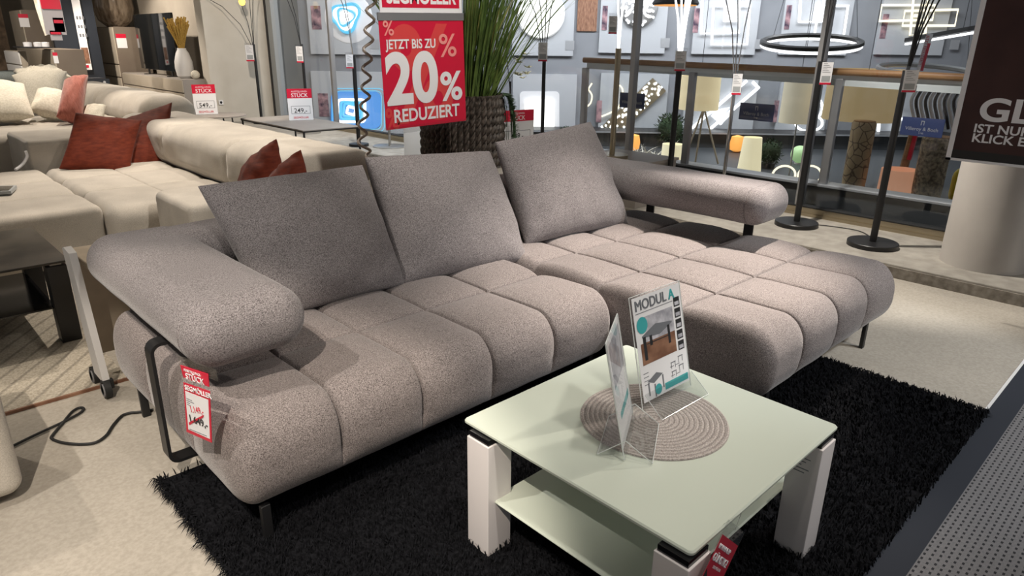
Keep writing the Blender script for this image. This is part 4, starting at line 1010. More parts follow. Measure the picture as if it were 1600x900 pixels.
# ------------------------------------------------------------------ floor lamps on the platform
def cyl(mb, x, y, z0, z1, r, n=20): mb.lathe([(r, z0), (r, z1)], (x, y, 0), n); return mb
def floor_lamp(x, y, z0, h, pole_m, arm_m, label, arms, base_r=.145, base_m=None, pole_r=.014, base_h=.036):
    t = thing('floor_lamp', label, 'floor lamp', (x, y, z0), 'floor lamps in front of the glass')
    if base_r: obj('base', MB().lathe([(base_r, z0), (base_r, z0+base_h-.004), (base_r-.004, z0+base_h)], (x, y, 0), 40), M[base_m or pole_m], t)
    obj('pole', cyl(MB(), x, y, z0+.002, h, pole_r), M[pole_m], t)
    for dx, dh in arms:
        top = V((x, y, h)) + HR*dx + V((0, 0, dh)); obj('arm', MB().tube([V((x, y, h-.12)), V((x, y, h-.02)) + HR*dx*.05, V((x, y, h)) + HR*dx*.25 + V((0, 0, dh*.42)), V((x, y, h)) + HR*dx*.62 + V((0, 0, dh*.8)), top], .0055 if arm_m != 'led' else .009, 6), M[arm_m], t)
    return t
def lamp_tag(lx, ly, label, px, py, wpx, hpx):
    d = ray(px, py); tt = ((lx)*HF.x + ly*HF.y)/d.dot(HF) - .02; c = V((0, 0, CAM_H)) + d*tt
    sc = tt/FPX; w, h = wpx*sc, hpx*sc; fr = frame(c - HR*w/2 - V((0, 0, h/2)), HR, (0, 0, 1)); fr = fr @ Matrix.Translation((0, 0, .03))
    t = thing('price_tag', label, 'price tag', c, 'clear price tags on the floor lamps')
    obj('sleeve', MB().slab(fr, -.003, w+.003, -.003, h+.012, -.001, 0), M['clear_film'], t)
    cd = obj('card', MB().slab(fr, .004, w-.004, 0, h*.92, .0003, .001), M['paper'], t)
    obj('print_block', MB().slab(fr, w*.15, w*.85, h*.12, h*.36, .0012, .0016), M['fascia'], cd)
    obj('red_foot', MB().slab(fr, .004, w-.004, 0, h*.08, .0012, .0016), M['red'], cd)
    ln = MB(); [ln.slab(fr, w*.15, w*(.5+.3*((k*7) % 3)/2), h*(.85-.07*k), h*(.865-.07*k), .0012, .0016) for k in range(6)]
    obj('small_print', ln, M['grey_ink'], cd)
PZ = .092
def pole_xy(px, py, X): p = onX(px, py, X); return p.x, p.y
A5 = [(-.42, .85), (-.2, .95), (.02, 1.0), (.22, .95), (.42, .85)]
A3 = [(-.10, .9), (.02, .95), (.10, .9)]
LAMPS = [
 ((408, 180), 5.45, PZ, 1.43, 'black_metal', 'black_metal', 'black arc floor lamp leftmost, in front of the beige wall', [(-.75, .75), (-.22, .80), (.02, .9), (.12, .9)], .145, None, .024, (391, 82, 13, 26)),
 ((478, 150), 5.45, PZ, 1.45, 'black_metal', 'black_metal', 'black floor lamp second from the left, behind the 249 card', [(-.30, .9), (-.2, .95)], .19, 'steel', .022, (469, 84, 11, 26)),
 ((561, 228), 5.28, PZ, 1.32, 'black_metal', 'chrome', 'black floor lamp left of the spiral cable', [(-.16, .8), (-.10, .85)], .14, 'black_metal', .028, (547, 95, 12, 22)),
 ((797, 165), 5.5, PZ, 1.10, 'black_metal', 'black_metal', 'thin black floor lamp behind the grasses', [(-.22, .95)], .14, None, .010, None),
 ((847, 215), 5.5, PZ, 1.44, 'black_metal', 'black_metal', 'black floor lamp in front of the round disc light', A5[:4], .15, None, .020, (848, 80, 15, 30)),
 (None, (5.16, 4.0), .50, 1.47, 'brass', 'led', 'champagne floor lamp standing on the small grey cabinet', [(-.05, .5), (.03, .5)], .15, 'brass', .026, (957, 38, 14, 28)),
 ((1047, 265), 5.5, PZ, 1.39, 'black_metal', 'led', 'black floor lamp with bright white light rods', [(-.20, .8), (-.08, .8), (.01, .8), (.05, .8), (.10, .8)],   .15, None, .026, (1062, 94, 18, 32)),
 ((1131, 278), 5.62, PZ, 1.27, 'chrome', 'chrome', 'slim chrome floor lamp right of the light rods lamp', [(-.30, .85), (-.12, .9), (.10, .9)], .14, None, .016, (1150, 130, 16, 34)),
 (None, (5.60, 2.36), PZ, 1.40, 'black_metal', 'black_metal', 'black floor lamp next to the tall window mullion', [(-.02, .7), (.03, .7), (.06, .7)], .172, None, .025, (1289, 113, 19, 36)),
 (None, (5.43, 1.69), PZ, 1.36, 'black_metal', 'black_metal', 'black floor lamp rightmost, nearest the brown poster', [(.02, .6), (.05, .6), (.10, .6), (.15, .6), (.22, .6)], .178, None, .025, (1419, 125, 23, 36)),
]
names = ['leftmost black arc lamp', 'second floor lamp from the left', 'black lamp by the spiral cable', '', 'lamp in front of the disc light', 'champagne lamp', 'lamp with white light rods', 'slim chrome lamp', 'lamp beside the tall mullion', 'rightmost black lamp']
for k, (pp, X, z0, h, pm_, am, lab, arms, br, bm_, pr_, tg_) in enumerate(LAMPS):
    x, y = pole_xy(*pp, X) if pp else X
    floor_lamp(x, y, z0, h, pm_, am, lab, arms, br, bm_, pr_)
    if tg_: lamp_tag(x, y, 'clear price tag on the %s' % names[k], *tg_)
    if k == 0:
        c = onD(378, 3, V((x, y, 0)).dot(HF)); b = thing('lamp_bulb', 'yellow glowing bulb of the leftmost arc lamp at the top edge', 'bulb', c)
        obj('bulb_glass', MB().lathe([(.001, -.06), (.04, -.045), (.055, 0), (.045, .05), (.03, .07)], c, 16), M['bulb'], b); obj('socket', MB().lathe([(.03, .07), (.03, .12)], c, 12), M['black_metal'], b)
sd = thing('floor_lamp', 'steel floor lamp with flat disc foot under the red sale poster', 'floor lamp', (5.58, 8.3, PZ))
obj('disc', MB().lathe([(.24, PZ), (.24, PZ+.012), (.235, PZ+.015)], (5.58, 8.3, 0), 40), M['steel'], sd); obj('pole', cyl(MB(), 5.58, 8.3, PZ+.012, 1.9, .018), M['steel'], sd)
wires = MB().tube(smooth_path([V((5.60, 2.30, .105)), V((5.75, 2.2, .098)), V((5.80, 1.95, .098)), V((5.68, 1.8, .098)), V((5.50, 1.74, .12))]), .004, 6)
tag(obj('power_cord', wires, M['rubber']), 'black cord between the two rightmost floor lamp bases', 'cord')

# ------------------------------------------------------------------ balustrade behind the glass
BX = 6.40
ba = thing('balustrade', 'glass balustrade with oak handrail and grey posts behind the window', 'railing', (BX, 3.2, -.25))
obj('plinth', MB().box(BX+.0, BX+.15, -.5, 5.6, -.25, .295), M['plinth'], ba)
obj('sill', MB().box(BX-.04, BX+.17, -.5, 5.6, .295, .318, b=.003), M['sill'], ba)
obj('handrail', MB().tube([V((BX+.03, -.5, 1.275)), V((BX+.03, 5.48, 1.33))], .030, 12), M['oak'], ba, label='round oak handrail')
_fa = [V((BX+.05, -.5, 1.135)), V((BX+.05, 5.45, 1.235)), V((BX+.05, 5.45, 1.315)), V((BX+.05, -.5, 1.26))]
obj('fascia', MB().add(_fa+[p+V((.012, 0, 0)) for p in _fa], [(0, 3, 2, 1), (4, 5, 6, 7), (0, 1, 5, 4), (1, 2, 6, 5), (2, 3, 7, 6), (3, 0, 4, 7)]), M['band'], ba, label='grey band under the handrail')
for y in (1.05, 2.52, 4.0, 5.44): obj('post', MB().box(BX-.005, BX+.05, y-.035, y+.035, .318, 1.245, b=.004), M['alu'], ba)
for y0, y1 in ((-.4, 1.01), (1.10, 2.47), (2.57, 3.95), (4.05, 5.39)): obj('glass_panel', MB().box(BX+.02, BX+.03, y0, y1, .318, 1.24), M['rail_glass'], ba)
for k, (l, t, r, b) in enumerate(((969, 144, 1006, 171), (1157, 160, 1207, 191), (1411, 182, 1471, 216))):
    x = BX-.012; tl_ = onX(l, t, x); br_ = onX(r, b, x); fr = frame((x, tl_.y, br_.z), (0, -1, 0), (0, 0, 1)); w_ = tl_.y-br_.y; h_ = tl_.z-br_.z
    t_ = thing('brand_sign', ['dark blue lettered sign on the balustrade behind the champagne lamp', 'dark blue lettered sign on the balustrade right of the chrome lamp', 'dark blue lettered sign on the balustrade beside the rightmost floor lamp'][k], 'sign', fr.translation, 'dark blue signs on the balustrade')
    obj('board', MB().slab(fr, 0, w_, 0, h_, -.006, 0), M['sb_blue'], t_)
    text('Villeroy & Boch', h_*.28, M['sill'], t_, fr, w_/2, h_*.30, .001, 'CENTER', 0, sx=.95)
    text('1748', h_*.13, M['sill'], t_, fr, w_/2, h_*.12, .001, 'CENTER')
    obj('emblem', MB().slab(fr, w_*.46, w_*.475, h_*.6, h_*.82, 0, .001).slab(fr, w_*.525, w_*.54, h_*.6, h_*.82, 0, .001).slab(fr, w_*.46, w_*.54, h_*.80, h_*.85, 0, .001), M['sill'], t_)

# ------------------------------------------------------------------ lamp department beyond
DW = 13.0
def fw(u, d, z): return HF*d + HR*u + V((0, 0, z))
MW = Matrix((HR, HF, V((0, 0, 1)))).transposed().to_4x4()
def wbox(u0, u1, d0, d1, z0, z1, mb=None, b=0): return (mb or MB()).box(u0, u1, d0, d1, z0, z1, MW, b)
struct('wall_lamps', wbox(-3.85, 14, DW, DW+.2, -1.5, 4.6), M['atrium_wall'])
struct('floor_atrium', wbox(-3.85, 14, 5.0, DW, -.32, -.22).box(6.6, 6.9, -3, 5, -.3, -.25), M['plinth'])
struct('wall_atrium', MB().box(6.15, 9.0, 12.72, 12.9, -.3, 3.4), M['fascia'])
ctr_ = thing('display_counter', 'long black display counter with pale edges below the lamp wall', 'counter', fw(3.5, 12.5, -.22))
obj('worktop', wbox(.2, 8, 12.35, DW, .02, .06), M['ink'], ctr_); obj('front', wbox(.2, 8, 12.45, DW, -.22, .02), M['plinth'], ctr_); obj('edge_strip', wbox(.2, 8, 12.335, 12.35, .03, .055), M['sill'], ctr_)
def board(l, t, r, b, label, strip=None, mat_='board_white'):
    p, q = onD(l, b, DW-.06), onD(r, t, DW-.06); u0, u1 = p.dot(HR), q.dot(HR); z0, z1 = onD((l+r)/2, b, DW-.06).z, onD((l+r)/2, t, DW-.06).z
    o = thing('display_board', label, 'display board', fw((u0+u1)/2, DW, z0), 'white display boards of the lamp wall')
    obj('panel', wbox(u0, u1, DW-.06, DW, z0, z1), M[mat_], o)
    if strip:
        a, c = onD(strip[0], strip[3], DW-.07), onD(strip[2], strip[1], DW-.07)
        s_ = obj('photo_strip', wbox(a.dot(HR), c.dot(HR), DW-.068, DW-.061, a.z, c.z), M['photo_dark'], o, label='narrow dark photo strip')
    lb = onD(r-10, b-12, DW-.07).dot(HR); obj('info_label', wbox(lb-.09, lb+.07, DW-.066, DW-.061, z0+.10, z0+.26), M['sill'], o)
    return o
board(486, -60, 596, 85, 'white board holding the cyan triangle lamp', (488, 9, 500, 46))
board(800, -60, 901, 87, 'white board holding the round disc light')
board(935, -60, 1050, 83, 'white board holding the dotted globe lamp', (940, 9, 950, 47))
board(1080, -60, 1197, 85, 'white board holding white square outlines, right of the light rods lamp', (1082, 13, 1094, 51))
board(1216, -60, 1346, 86, 'white board behind the tilted ring pendant', (1225, 8, 1238, 46))
board(1366, -60, 1502, 86, 'white board holding warm rectangle outlines', (1374, 22, 1390, 60))
board(493, 112, 640, 208, 'white board holding the blue halo lamp', (499, 146, 512, 182))
board(800, 116, 902, 236, 'white board holding the glowing square light')
board(932, 115, 1046, 250, 'white board holding the diagonal dotted light', (931, 157, 941, 191))
board(1062, 121, 1186, 236, 'white board holding the diagonal light bars')
board(1206, 128, 1300, 236, 'white board behind the cream lampshade', (1206, 157, 1218, 191))
board(1350, 140, 1480, 230, 'white board behind the small white frame light')
tag(obj('wall_poster', wbox(onD(903, 0, DW).dot(HR), onD(934, 0, DW).dot(HR), DW-.03, DW, onD(918, 49, DW).z, 4.2), M['photo_wood']), 'reddish brown lettered poster right of the round disc light', 'poster')
WL = 'lit wall lamps of the lamp wall'
def wl(label, px, py): return thing('wall_lamp', label, 'wall lamp', onD(px, py, DW-.1), WL)
def ring(mb, pts, r, D, closed=True): 
    return mb.tube([onD(x, y, D) for x, y in pts], r, 6, closed=closed)
def disc_px(px, py, rpx, D, depth, n=40):
    c = onD(px, py, D); r = rpx*D/FPX*1.06; mb = MB(); ax = Matrix((HR, V((0, 0, 1)), -HF)).transposed()
    return mb.lathe([(r, 0), (r, depth), (r*.95, depth+.01)], c, n, ax)
# cyan triangles
t_ = wl('twisted cyan triangle wall lamp at the top left of the glass', 541, 28)
def tri(cx, cy, r, rotd, k=.35, n=36):
    P = []
    for i in range(n):
        q = 2*math.pi*i/n; rr = r*(1+k*.5*math.cos(3*(q-math.radians(rotd)))); P.append((cx+rr*math.cos(q), cy+rr*math.sin(q)*1.0))
    return P
obj('back_plate', disc_px(545, 28, 33, DW-.06, .004), M['paper'], t_)
for r_, m_, ro, lw in ((21, 'led_cyan', 200, .03), (17, 'led', 215, .022), (13, 'led_cyan', 235, .022), (6.5, 'led', 265, .03)):
    obj('light_ring', ring(MB(), tri(540, 26, r_, ro), lw, DW-.12), M[m_], t_)
t_ = wl('round white glowing disc wall light', 845, 20); obj('diffuser', disc_px(845, 21, 31, DW-.09, .05), M['led_disc'], t_); obj('rim', disc_px(845, 21, 33, DW-.062, .02), M['paper'], t_)
def rpx(cx, cy, w, h, r, n=5): return rrect(cx-w/2, cx+w/2, cy-h/2, cy+h/2, r, n)
def plate(P, D, d):
    n = len(P); vs = [onD(x, y, D) for x, y in P] + [onD(x, y, D)+HF*d for x, y in P]
    return MB().add(vs, [tuple(range(n)), tuple(range(n, 2*n))[::-1]] + [(i, n+i, n+(i+1) % n, (i+1) % n) for i in range(n)])
t_ = wl('glowing rounded square wall light below the disc light', 845, 176); obj('diffuser', plate(rpx(843, 180, 46, 50, 5), DW-.12, .05), M['led_disc'], t_); obj('frame', plate(rpx(843, 176, 62, 66, 6), DW-.075, .02), M['paper'], t_)
t_ = wl('blue halo square wall lamp behind the spiral cable', 552, 174)
obj('halo', plate(rpx(556, 172, 78, 58, 10), DW-.075, .01), M['painted_halo'], t_)  # glowing plate stands in for the blue light cast on the board
for s_, m_, ro in ((42, 'led', 0), (33, 'led_cyan', 4), (24, 'led_cyan', 8), (13, 'led', 14)):
    P = [(549+(x*math.cos(math.radians(ro))-y*math.sin(math.radians(ro))), 173+(x*math.sin(math.radians(ro))+y*math.cos(math.radians(ro)))) for x, y in rpx(0, 0, s_, s_*.82, s_*.12, 3)]
    obj('light_frame', ring(MB(), P, .024, DW-.14), M[m_], t_)
for s_ in (80, 90): obj('wire_frame', ring(MB(), [(560+x, 172+y) for x, y in rpx(0, 0, s_*.9, s_*.75, 8, 3)], .006, DW-.12), M['led_cyan'], t_)
t_ = wl('globe wall lamp of tiny light dots at the top', 998, 12); R = random.Random(2)
obj('globe', disc_px(998, 10, 26, DW-.10, .03), M['alu'], t_)
dm = MB()
for k in range(95):
    a = R.uniform(0, 6.28); rr = 27*math.sqrt(R.random()); c = onD(998+rr*math.cos(a), 22+rr*math.sin(a) if False else 14+rr*math.sin(a), DW-.17); dm.lathe([(.001, -.024), (.02, -.01), (.02, .01), (.001, .024)], c, 6)
o = obj('light_dots', dm, M['led'], t_); o['kind'] = 'stuff'
t_ = wl('diagonal dotted light panel behind the champagne lamp', 985, 175)
obj('panel', plate([(1020, 122), (1041, 142), (952, 222), (934, 204)], DW-.12, .03), M['brass'], t_); dm = MB()
for k in range(110):
    a, b = R.random(), R.random(); x = 934+(1020-934)*a+18*b; y = 204+(122-204)*a+18*b; c = onD(x, y, DW-.15); dm.lathe([(.001, -.022), (.018, -.01), (.018, .01), (.001, .022)], c, 6)
o = obj('light_dots', dm, M['led'], t_); o['kind'] = 'stuff'
def sq_lamp(label, sqs, m_, r_, fill=None):
    t_ = wl(label, *sqs[0][0])
    for P in sqs: obj('light_frame', ring(MB(), P, r_, DW-.13), M[m_], t_)
    if fill: obj('light_centre', plate(fill, DW-.15, .04), M[m_], t_)
sq_lamp('white wall lamp of two overlapping square outlines above the chrome lamp', [[(1098, -30), (1156, -30), (1154, 51), (1096, 52)], [(1115, 9), (1172, 9), (1167, 69), (1112, 69)]], 'led', .026, [(1132, 9), (1155, 8), (1154, 34), (1131, 34)])
sq_lamp('white wall lamp of crossed square outlines left of the tall mullion', [[(1252, -30), (1290, -30), (1284, 34), (1249, 34)], [(1280, 9), (1325, 9), (1318, 58), (1272, 58)]], 'led', .026, [(1276, 10), (1286, 9), (1284, 34), (1274, 34)])
sq_lamp('warm wall lamp of overlapping rectangle outlines beside the brown poster', [[(1378, 8), (1461, 8), (1457, 31), (1374, 33)], [(1414, 17), (1497, 15), (1492, 40), (1410, 40)], [(1430, -30), (1452, -30), (1446, 52), (1422, 55)]], 'led_warm', .02, [(1430, 22), (1437, 22), (1436, 27), (1429, 27)])
t_ = wl('diagonal wall lamp of white light bars behind the chrome lamp', 1120, 190)
for a, b in (((1078, 203), (1167, 126)), ((1081, 226), (1185, 137)), ((1078, 217), (1082, 226)), ((1176, 128), (1186, 138)), ((1124, 194), (1140, 178)), ((1122, 186), (1127, 194))):
    obj('light_bar', MB().tube([onD(*a, DW-.13), onD(*b, DW-.13)], .028, 6), M['led'], t_)
obj('light_centre', plate([(1112, 182), (1118, 172), (1140, 168), (1122, 190)], DW-.15, .03), M['led'], t_)
t_ = wl('small white rectangular frame light right of the crackled lamp column', 1384, 205)
obj('light_frame', ring(MB(), [(1374, 185), (1398, 185), (1394, 222), (1371, 223)], .03, DW-.13), M['led'], t_)
obj('light_bars', MB().tube([onD(1388, 186, DW-.14), onD(1414, 186, DW-.14)], .025, 6).tube([onD(1402, 165, DW-.14), onD(1410, 160, DW-.14)], .03, 6), M['led'], t_)
t_ = wl('looped white ring wall lamp behind the tall mullion', 1270, 190)
obj('upper_ring', ring(MB(), [(1272+13*math.cos(q), 168+16*math.sin(q)) for q in [k*.2618 for k in range(24)]], .022, DW-.14), M['led'], t_)
obj('lower_ring', ring(MB(), [(1264+21*math.cos(q), 192+13*math.sin(q)) for q in [k*.2618 for k in range(24)]], .022, DW-.16), M['led'], t_)
t_ = wl('curly warm line lamp left of the dotted light', 940, 140)
for P in ([(925, 130), (919, 140), (921, 142), (925, 150), (922, 162), (912, 170)], [(968, 133), (973, 142), (968, 165), (958, 174), (940, 182)]): obj('light_line', MB().tube(smooth_path([onD(x, y, DW-.12) for x, y in P]), .016, 6), M['led_warm'], t_)

# pendants
GPN = 'pendant lamps over the atrium'
def pend(label, px, py, D): return thing('pendant_lamp', label, 'pendant lamp', onD(px, py, D), GPN)
def ell(cx, cy, a, b, ro, n=48, a0=0, a1=360):
    ro = math.radians(ro); P = []
    for k in range(n+1):
        q = math.radians(a0+(a1-a0)*k/n); x, y = a*math.cos(q), b*math.sin(q); P.append((cx+x*math.cos(ro)-y*math.sin(ro), cy+x*math.sin(ro)+y*math.cos(ro)))
    return P
def hoop(c, r, tilt, roll_, n=56):
    m = Matrix.Rotation(roll_, 3, HF) @ Matrix.Rotation(tilt, 3, HR)
    return [c + m @ (HR*math.cos(q)*r + HF*math.sin(q)*r) for q in [2*math.pi*k/n for k in range(n)]]
c = onD(1267, 66, 9.0); t_ = pend('tilted dark ring pendant with white light line left of the tall mullion', 1267, 66, 9.0)
H1 = hoop(c, .57, math.radians(8), math.radians(-3)); obj('ring', MB().tube(H1, .035, 6, closed=True), M['black_metal'], t_)
obj('light_line', MB().tube([p-V((0, 0, .035)) for p in H1], .022, 6, closed=True), M['led'], t_)
for q in (0, 19, 38): obj('wire', MB().tube([H1[q], c+V((0, 0, 3))], .003, 4), M['black_metal'], t_)
a, b = onD(1416, 63, 8.0), onD(1530, 43, 7.0); t_ = pend('dark bar pendant with pink white light line at the brown poster', 1470, 55, 7.6)
obj('bar', MB().tube([a, b], .03, 4), M['black_metal'], t_); obj('light_line', MB().tube([a-V((0, 0, .04)), b-V((0, 0, .04))], .012, 6), M['led'], t_)
for p in (a.lerp(b, .2), a.lerp(b, .8)): obj('wire', MB().tube([p, p+V((0, 0, 2.5))], .003, 4), M['black_metal'], t_)
c = onD(1445, 110, 8.2); t_ = pend('grey ring pendant half hidden behind the handrail', 1445, 106, 8.2); H1 = hoop(c, .48, math.radians(6), 0)
obj('ring', MB().tube(H1, .03, 6, closed=True), M['fascia'], t_); obj('wire', MB().tube([H1[0], c+V((0, 0, 3))], .003, 4), M['black_metal'], t_)
c = onD(1056, 0, 9.0); t_ = pend('black dome pendant with orange rim at the top edge', 1056, 0, 9.0)
obj('dome', MB().lathe([(.27, -.06), (.28, -.04), (.20, .12), (.05, .2)], c, 32), M['black_metal'], t_); obj('rim_glow', MB().lathe([(.255, -.062), (.255, -.05)], c, 32), M['orange_glow'], t_)
obj('wire', MB().tube([c+V((0, 0, .19)), c+V((0, 0, 2))], .004, 4), M['black_metal'], t_)
def drum(label, l, r, t, b, D, m_, taper=1.0, hang=True, cat=None):
    p0, p1 = onD(l, (t+b)/2, D), onD(r, (t+b)/2, D); cx = (p0+p1)/2; rad = (p1-p0).length/2; zt, zb = onD((l+r)/2, t, D).z, onD((l+r)/2, b, D).z
    t_ = pend(label, (l+r)/2, b, D) if hang else thing('table_lamp', label, 'table lamp', (cx.x, cx.y, -.22), 'lamps on the atrium floor')
    obj('lamp_shade', MB().lathe([(rad, zb), (rad*taper, zt), (rad*taper-.008, zt), (rad-.008, zb)], (cx.x, cx.y, 0), 36, cap=False), M[m_], t_)
    if hang:
        obj('diffuser', MB().lathe([(rad*.97, zb+.01), (rad*.97, zb+.015)], (cx.x, cx.y, 0), 36), M['shade_cream'], t_); obj('wire', MB().tube([V((cx.x, cx.y, zb+.015)), V((cx.x, cx.y, zt+2.2))], .004, 4), M['black_metal'], t_)
    else:
        obj('stem', cyl(MB(), cx.x, cx.y, -.20, zt-.03, .012), M['brass'], t_); obj('foot', MB().lathe([(rad*.5, -.22), (rad*.5, -.205), (.02, -.19)], (cx.x, cx.y, 0), 24), M['brass'], t_)
    return t_, cx, rad, zb, zt
drum('huge beige linen drum pendant right of the tall mullion', 1294, 1408, 108, 187, 9.0, 'shade_beige', .98)
drum('cream drum pendant left of the tall mullion', 1222, 1270, 126, 192, 9.6, 'shade_cream', .97)
drum('pale yellow drum pendant behind the light rods lamp', 1062, 1124, 118, 171, 10.2, 'shade_yellow', .98)
_o, _r = onD(1432, 110, 7.4), onD(1442, 111, 7.4); _t = onD(1443, 52, 7.4)
vsn = thing('sale_sign', 'narrow vertical red and white sale sign right of the rightmost floor lamp', 'sign', _o)
frv = frame(_o, _r-_o, _t-_o); vw, vh = (_r-_o).length, (_t-_o).length
vb = obj('board', MB().slab(frv, 0, vw, 0, vh, -.004, 0), M['paper'], vsn); obj('red_half', MB().slab(frv, vw*.55, vw, 0, vh*.75, .0005, .001), M['red'], vb)
text('JETZT REDUZIERT!', vw*.62, M['red'], vb, frv @ Matrix.Translation((vw*.08, vh*.95, 0)) @ Matrix.Rotation(-math.pi/2, 4, 'Z'), 0, 0, .002, sx=.82)
obj('line', MB().tube([_t, V((_t.x, _t.y, 3.25))], .002, 4), M['clear_film'], vsn)
wv = pend('black and white wavy striped pendant beside the brown poster', 1465, 170, 8.4); c = onD(1468, 168, 8.4)
for k in range(11):
    s_ = MB(); d = HR*(-.28+.056*k); P = [c+d+V((0, 0, .25)), c+d-HR*.07+V((0, 0, .08)), c+d+V((0, 0, -.12)), c+d+HR*.05+V((0, 0, -.25))]
    obj('rib', MB().tube(smooth_path(P), .018, 6), M['black_metal' if k % 2 else 'white'], wv)

# lamps and decoration standing on the atrium floor
FZ = -.22
GF = 'lamps on the atrium floor'
def stand(label, name, cat, px, py, zf=FZ, group=GF): p = onZ(px, py, zf); return thing(name, label, cat, p, group), p
t_, p = stand('orange glowing bowl lamp behind the window mullion', 'table_lamp', 'table lamp', 988, 236); D = p.dot(HF); s_ = D/FPX
obj('lamp_shade', MB().lathe([(.02, 0), (10*s_, 4*s_), (11*s_, 14*s_), (9*s_, 24*s_), (.02, 26*s_)], p, 24), M['orange_glow'], t_); obj('foot', MB().lathe([(5*s_, -.0), (5*s_, 2*s_)], p, 16), M['oak'], t_)
t_, p = stand('orange glowing bowl lamp left of the tapered white lamp', 'table_lamp', 'table lamp', 1150, 238); D = p.dot(HF); s_ = D/FPX
obj('lamp_shade', MB().lathe([(.02, 0), (10*s_, 4*s_), (11*s_, 14*s_), (9*s_, 24*s_), (.02, 26*s_)], p, 24), M['orange_glow'], t_); obj('foot', MB().lathe([(5*s_, -.0), (5*s_, 2*s_)], p, 16), M['oak'], t_)
def table_lamp(label, px, pyb, wb, wt_, htop, hbot, m_):
    t_, p = stand(label, 'table_lamp', 'table lamp', px, pyb); s_ = p.dot(HF)/FPX*1.05
    obj('lamp_shade', MB().lathe([(wb/2*s_, hbot*s_), (wt_/2*s_, htop*s_), (wt_/2*s_-.006, htop*s_), (wb/2*s_-.006, hbot*s_)], p, 28, cap=False), M[m_], t_)
    obj('stem', MB().lathe([(.012, 0), (.012, (hbot+4)*s_)], p, 10), M['brass'], t_); obj('foot', MB().lathe([(wb*.3*s_, 0), (wb*.3*s_, 1.5*s_)], p, 20), M['brass'], t_)
table_lamp('cream drum table lamp behind the light rods lamp pole', 1049, 258, 33, 31, 31, 4, 'shade_lit')
table_lamp('tapered cream table lamp left of the round bush', 1169, 274, 34, 26, 56, 6, 'shade_lit')
table_lamp('peach drum lamp behind the rightmost floor lamp pole', 1398, 312, 54, 52, 46, 5, 'pink_glow')
def bush(label, px, py, rp_):
    t_, p = stand(label, 'round_bush', 'plant', px, py+rp_, group='small plants of the lamp department'); s_ = p.dot(HF)/FPX; r_ = rp_*s_; mb = MB(); R = random.Random(px)
    c = p + V((0, 0, r_*1.25))
    for k in range(420):
        v = V((R.gauss(0, 1), R.gauss(0, 1), R.gauss(0, 1))).normalized(); q = c+v*r_*R.uniform(.85, 1.05); blade(mb, q, v+V((R.uniform(-.6, .6), R.uniform(-.6, .6), R.uniform(-.6, .6))), r_*.25, r_*.13, .5, R)
    mb.lathe([(r_*.86*math.sin(math.pi*k/10)+.001, -r_*.86*math.cos(math.pi*k/10)) for k in range(11)], c, 16)
    o = obj('foliage', mb, M['bush'], t_); o['kind'] = 'stuff'; obj('pot', MB().lathe([(r_*.5, 0), (r_*.6, r_*.4)], p, 16), M['ink'], t_)
bush('round dark green bush right of the tapered cream lamp', 1199, 243, 19)
bush('dark bush behind the light rods lamp pole', 1045, 208, 22)
bush('small bush tuft above the chaise cushion', 884, 214, 12)
t_, p = stand('pale green globe lamp behind the tall mullion', 'table_lamp', 'table lamp', 1247, 256); s_ = p.dot(HF)/FPX
obj('globe', MB().lathe([(13*s_*math.sin(math.pi*k/12)+.001, (15-13*math.cos(math.pi*k/12))*s_) for k in range(13)], p, 24), M['green_glow'], t_); obj('foot', MB().lathe([(6*s_, 0), (6*s_, 2.4*s_)], p, 16), M['white'], t_)
for px, lab in ((1222, 'chrome ring table lamp left of the tall mullion'), (1262, 'chrome ring table lamp right of the tall mullion')):
    t_, p = stand(lab, 'ring_lamp', 'table lamp', px, 292); s_ = p.dot(HF)/FPX; c = p+V((0, 0, 18*s_))
    obj('ring', MB().tube([c+HR*math.cos(q)*18*s_+V((0, 0, math.sin(q)*15*s_)) for q in [k*.2618 for k in range(24)]], .014, 6, closed=True), M['led_warm'], t_); obj('foot', MB().lathe([(10*s_, 0), (10*s_, 4*s_)], p, 20), M['chrome'], t_)
def column_lamp(label, l, r, t, b, D, m_, lean=0):
    p0, p1 = onD(l, b, D), onD(r, b, D); cx = (p0+p1)/2; rad = (p1-p0).length/2; zt = onD((l+r)/2, t, D).z
    t_ = thing('column_lamp', label, 'floor lamp', (cx.x, cx.y, FZ), GF)
    obj('body', MB().lathe([(rad*.92, FZ), (rad, FZ+.2), (rad, zt-.02), (rad*.9, zt)], (cx.x, cx.y, 0), 32), M[m_], t_)
    obj('top_rim', MB().lathe([(rad*.9, zt), (rad*.9, zt+.012), (rad*.6, zt+.014)], (cx.x, cx.y, 0), 32), M['oak'], t_)
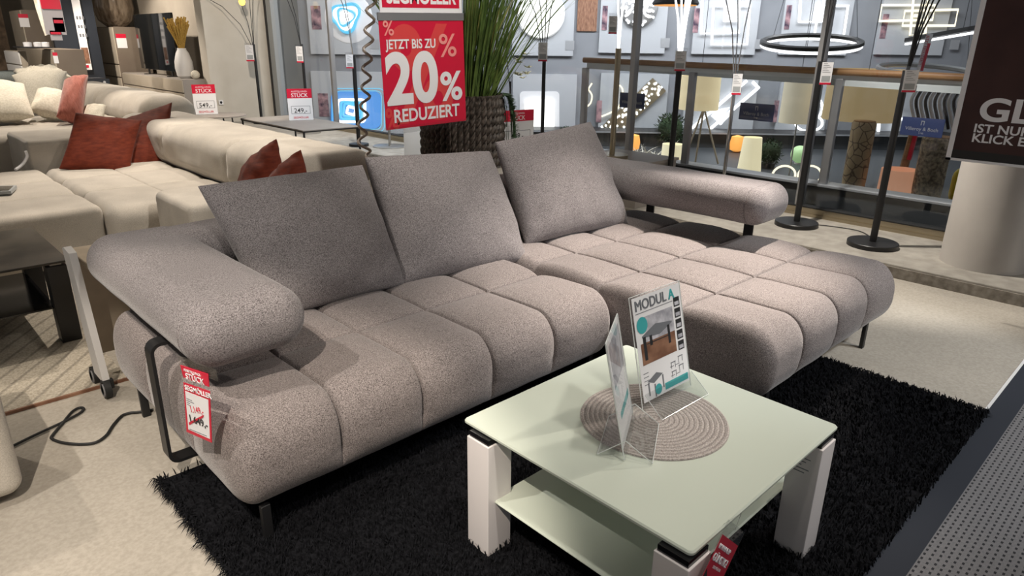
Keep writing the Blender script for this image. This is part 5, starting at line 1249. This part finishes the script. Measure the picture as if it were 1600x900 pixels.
column_lamp('tall crackled stone column lamp under the beige drum pendant', 1314, 1348, 190, 300, 8.4, 'crackle')
column_lamp('speckled bark column lamp under the rightmost dark blue sign', 1424, 1466, 214, 310, 7.9, 'speckle')
t_, p = stand('tilted brown wooden lamp with red paper strip left of the speckled column', 'lamp_stand', 'floor lamp', 1402, 300); q = onD(1428, 205, p.dot(HF))
obj('shaft', MB().tube([p, q], .05, 10), M['oak'], t_); obj('red_strip', MB().tube([p.lerp(q, .55)-HF*.06, p.lerp(q, .95)-HF*.06], .03, 4), M['red'], t_)
t_, p = stand('thin tripod lamp with pale wooden legs left of the chrome lamp', 'tripod_lamp', 'floor lamp', 1088, 262); D = p.dot(HF); hd_ = onD(1100, 168, D)
for x in (1066, 1086, 1112): obj('leg', MB().tube([onD(x+10 if x > 1100 else x, 256, D), hd_], .014, 6), M['cardboard'], t_)
obj('head', MB().lathe([(.06, 0), (.06, .09)], hd_, 16), M['black_metal'], t_)
t_, p = stand('slim grey stem of the floor lamp below the cream drum pendant', 'lamp_stand', 'floor lamp', 1232, 280); q = onD(1243, 190, p.dot(HF))
obj('shaft', MB().tube([p, V((p.x, p.y, q.z))], .010, 8), M['alu'], t_); obj('foot', MB().lathe([(.12, 0), (.12, .015)], p, 20), M['alu'], t_)
t_, p = stand('yellow plastic sack behind the round column', 'sack', 'bag', 1502, 318, group=None); s_ = p.dot(HF)/FPX
obj('body', pad(p.x-.14, p.x+.14, p.y-.14, p.y+.14, p.z, p.z+.42, (.08, .08, .12)), M['yellow'], t_); obj('print', MB().box(p.x-.145, p.x-.14, p.y-.08, p.y+.06, p.z+.1, p.z+.28), M['paper'], t_)
gm = MB(); R = random.Random(8); p = onZ(1010, 250, FZ)
for k in range(120): blade(gm, p+V((R.uniform(-.35, .35), R.uniform(-.35, .35), .0)), V((R.gauss(0, .8), R.gauss(0, .8), 1)), R.uniform(.15, .4), .02, 1.0, R)
o = obj('dried_grass_bed', gm, M['cream_fabric']); o['kind'] = 'stuff'; tag(o, 'pale dried grasses beside the orange bowl lamp', 'dried grass')
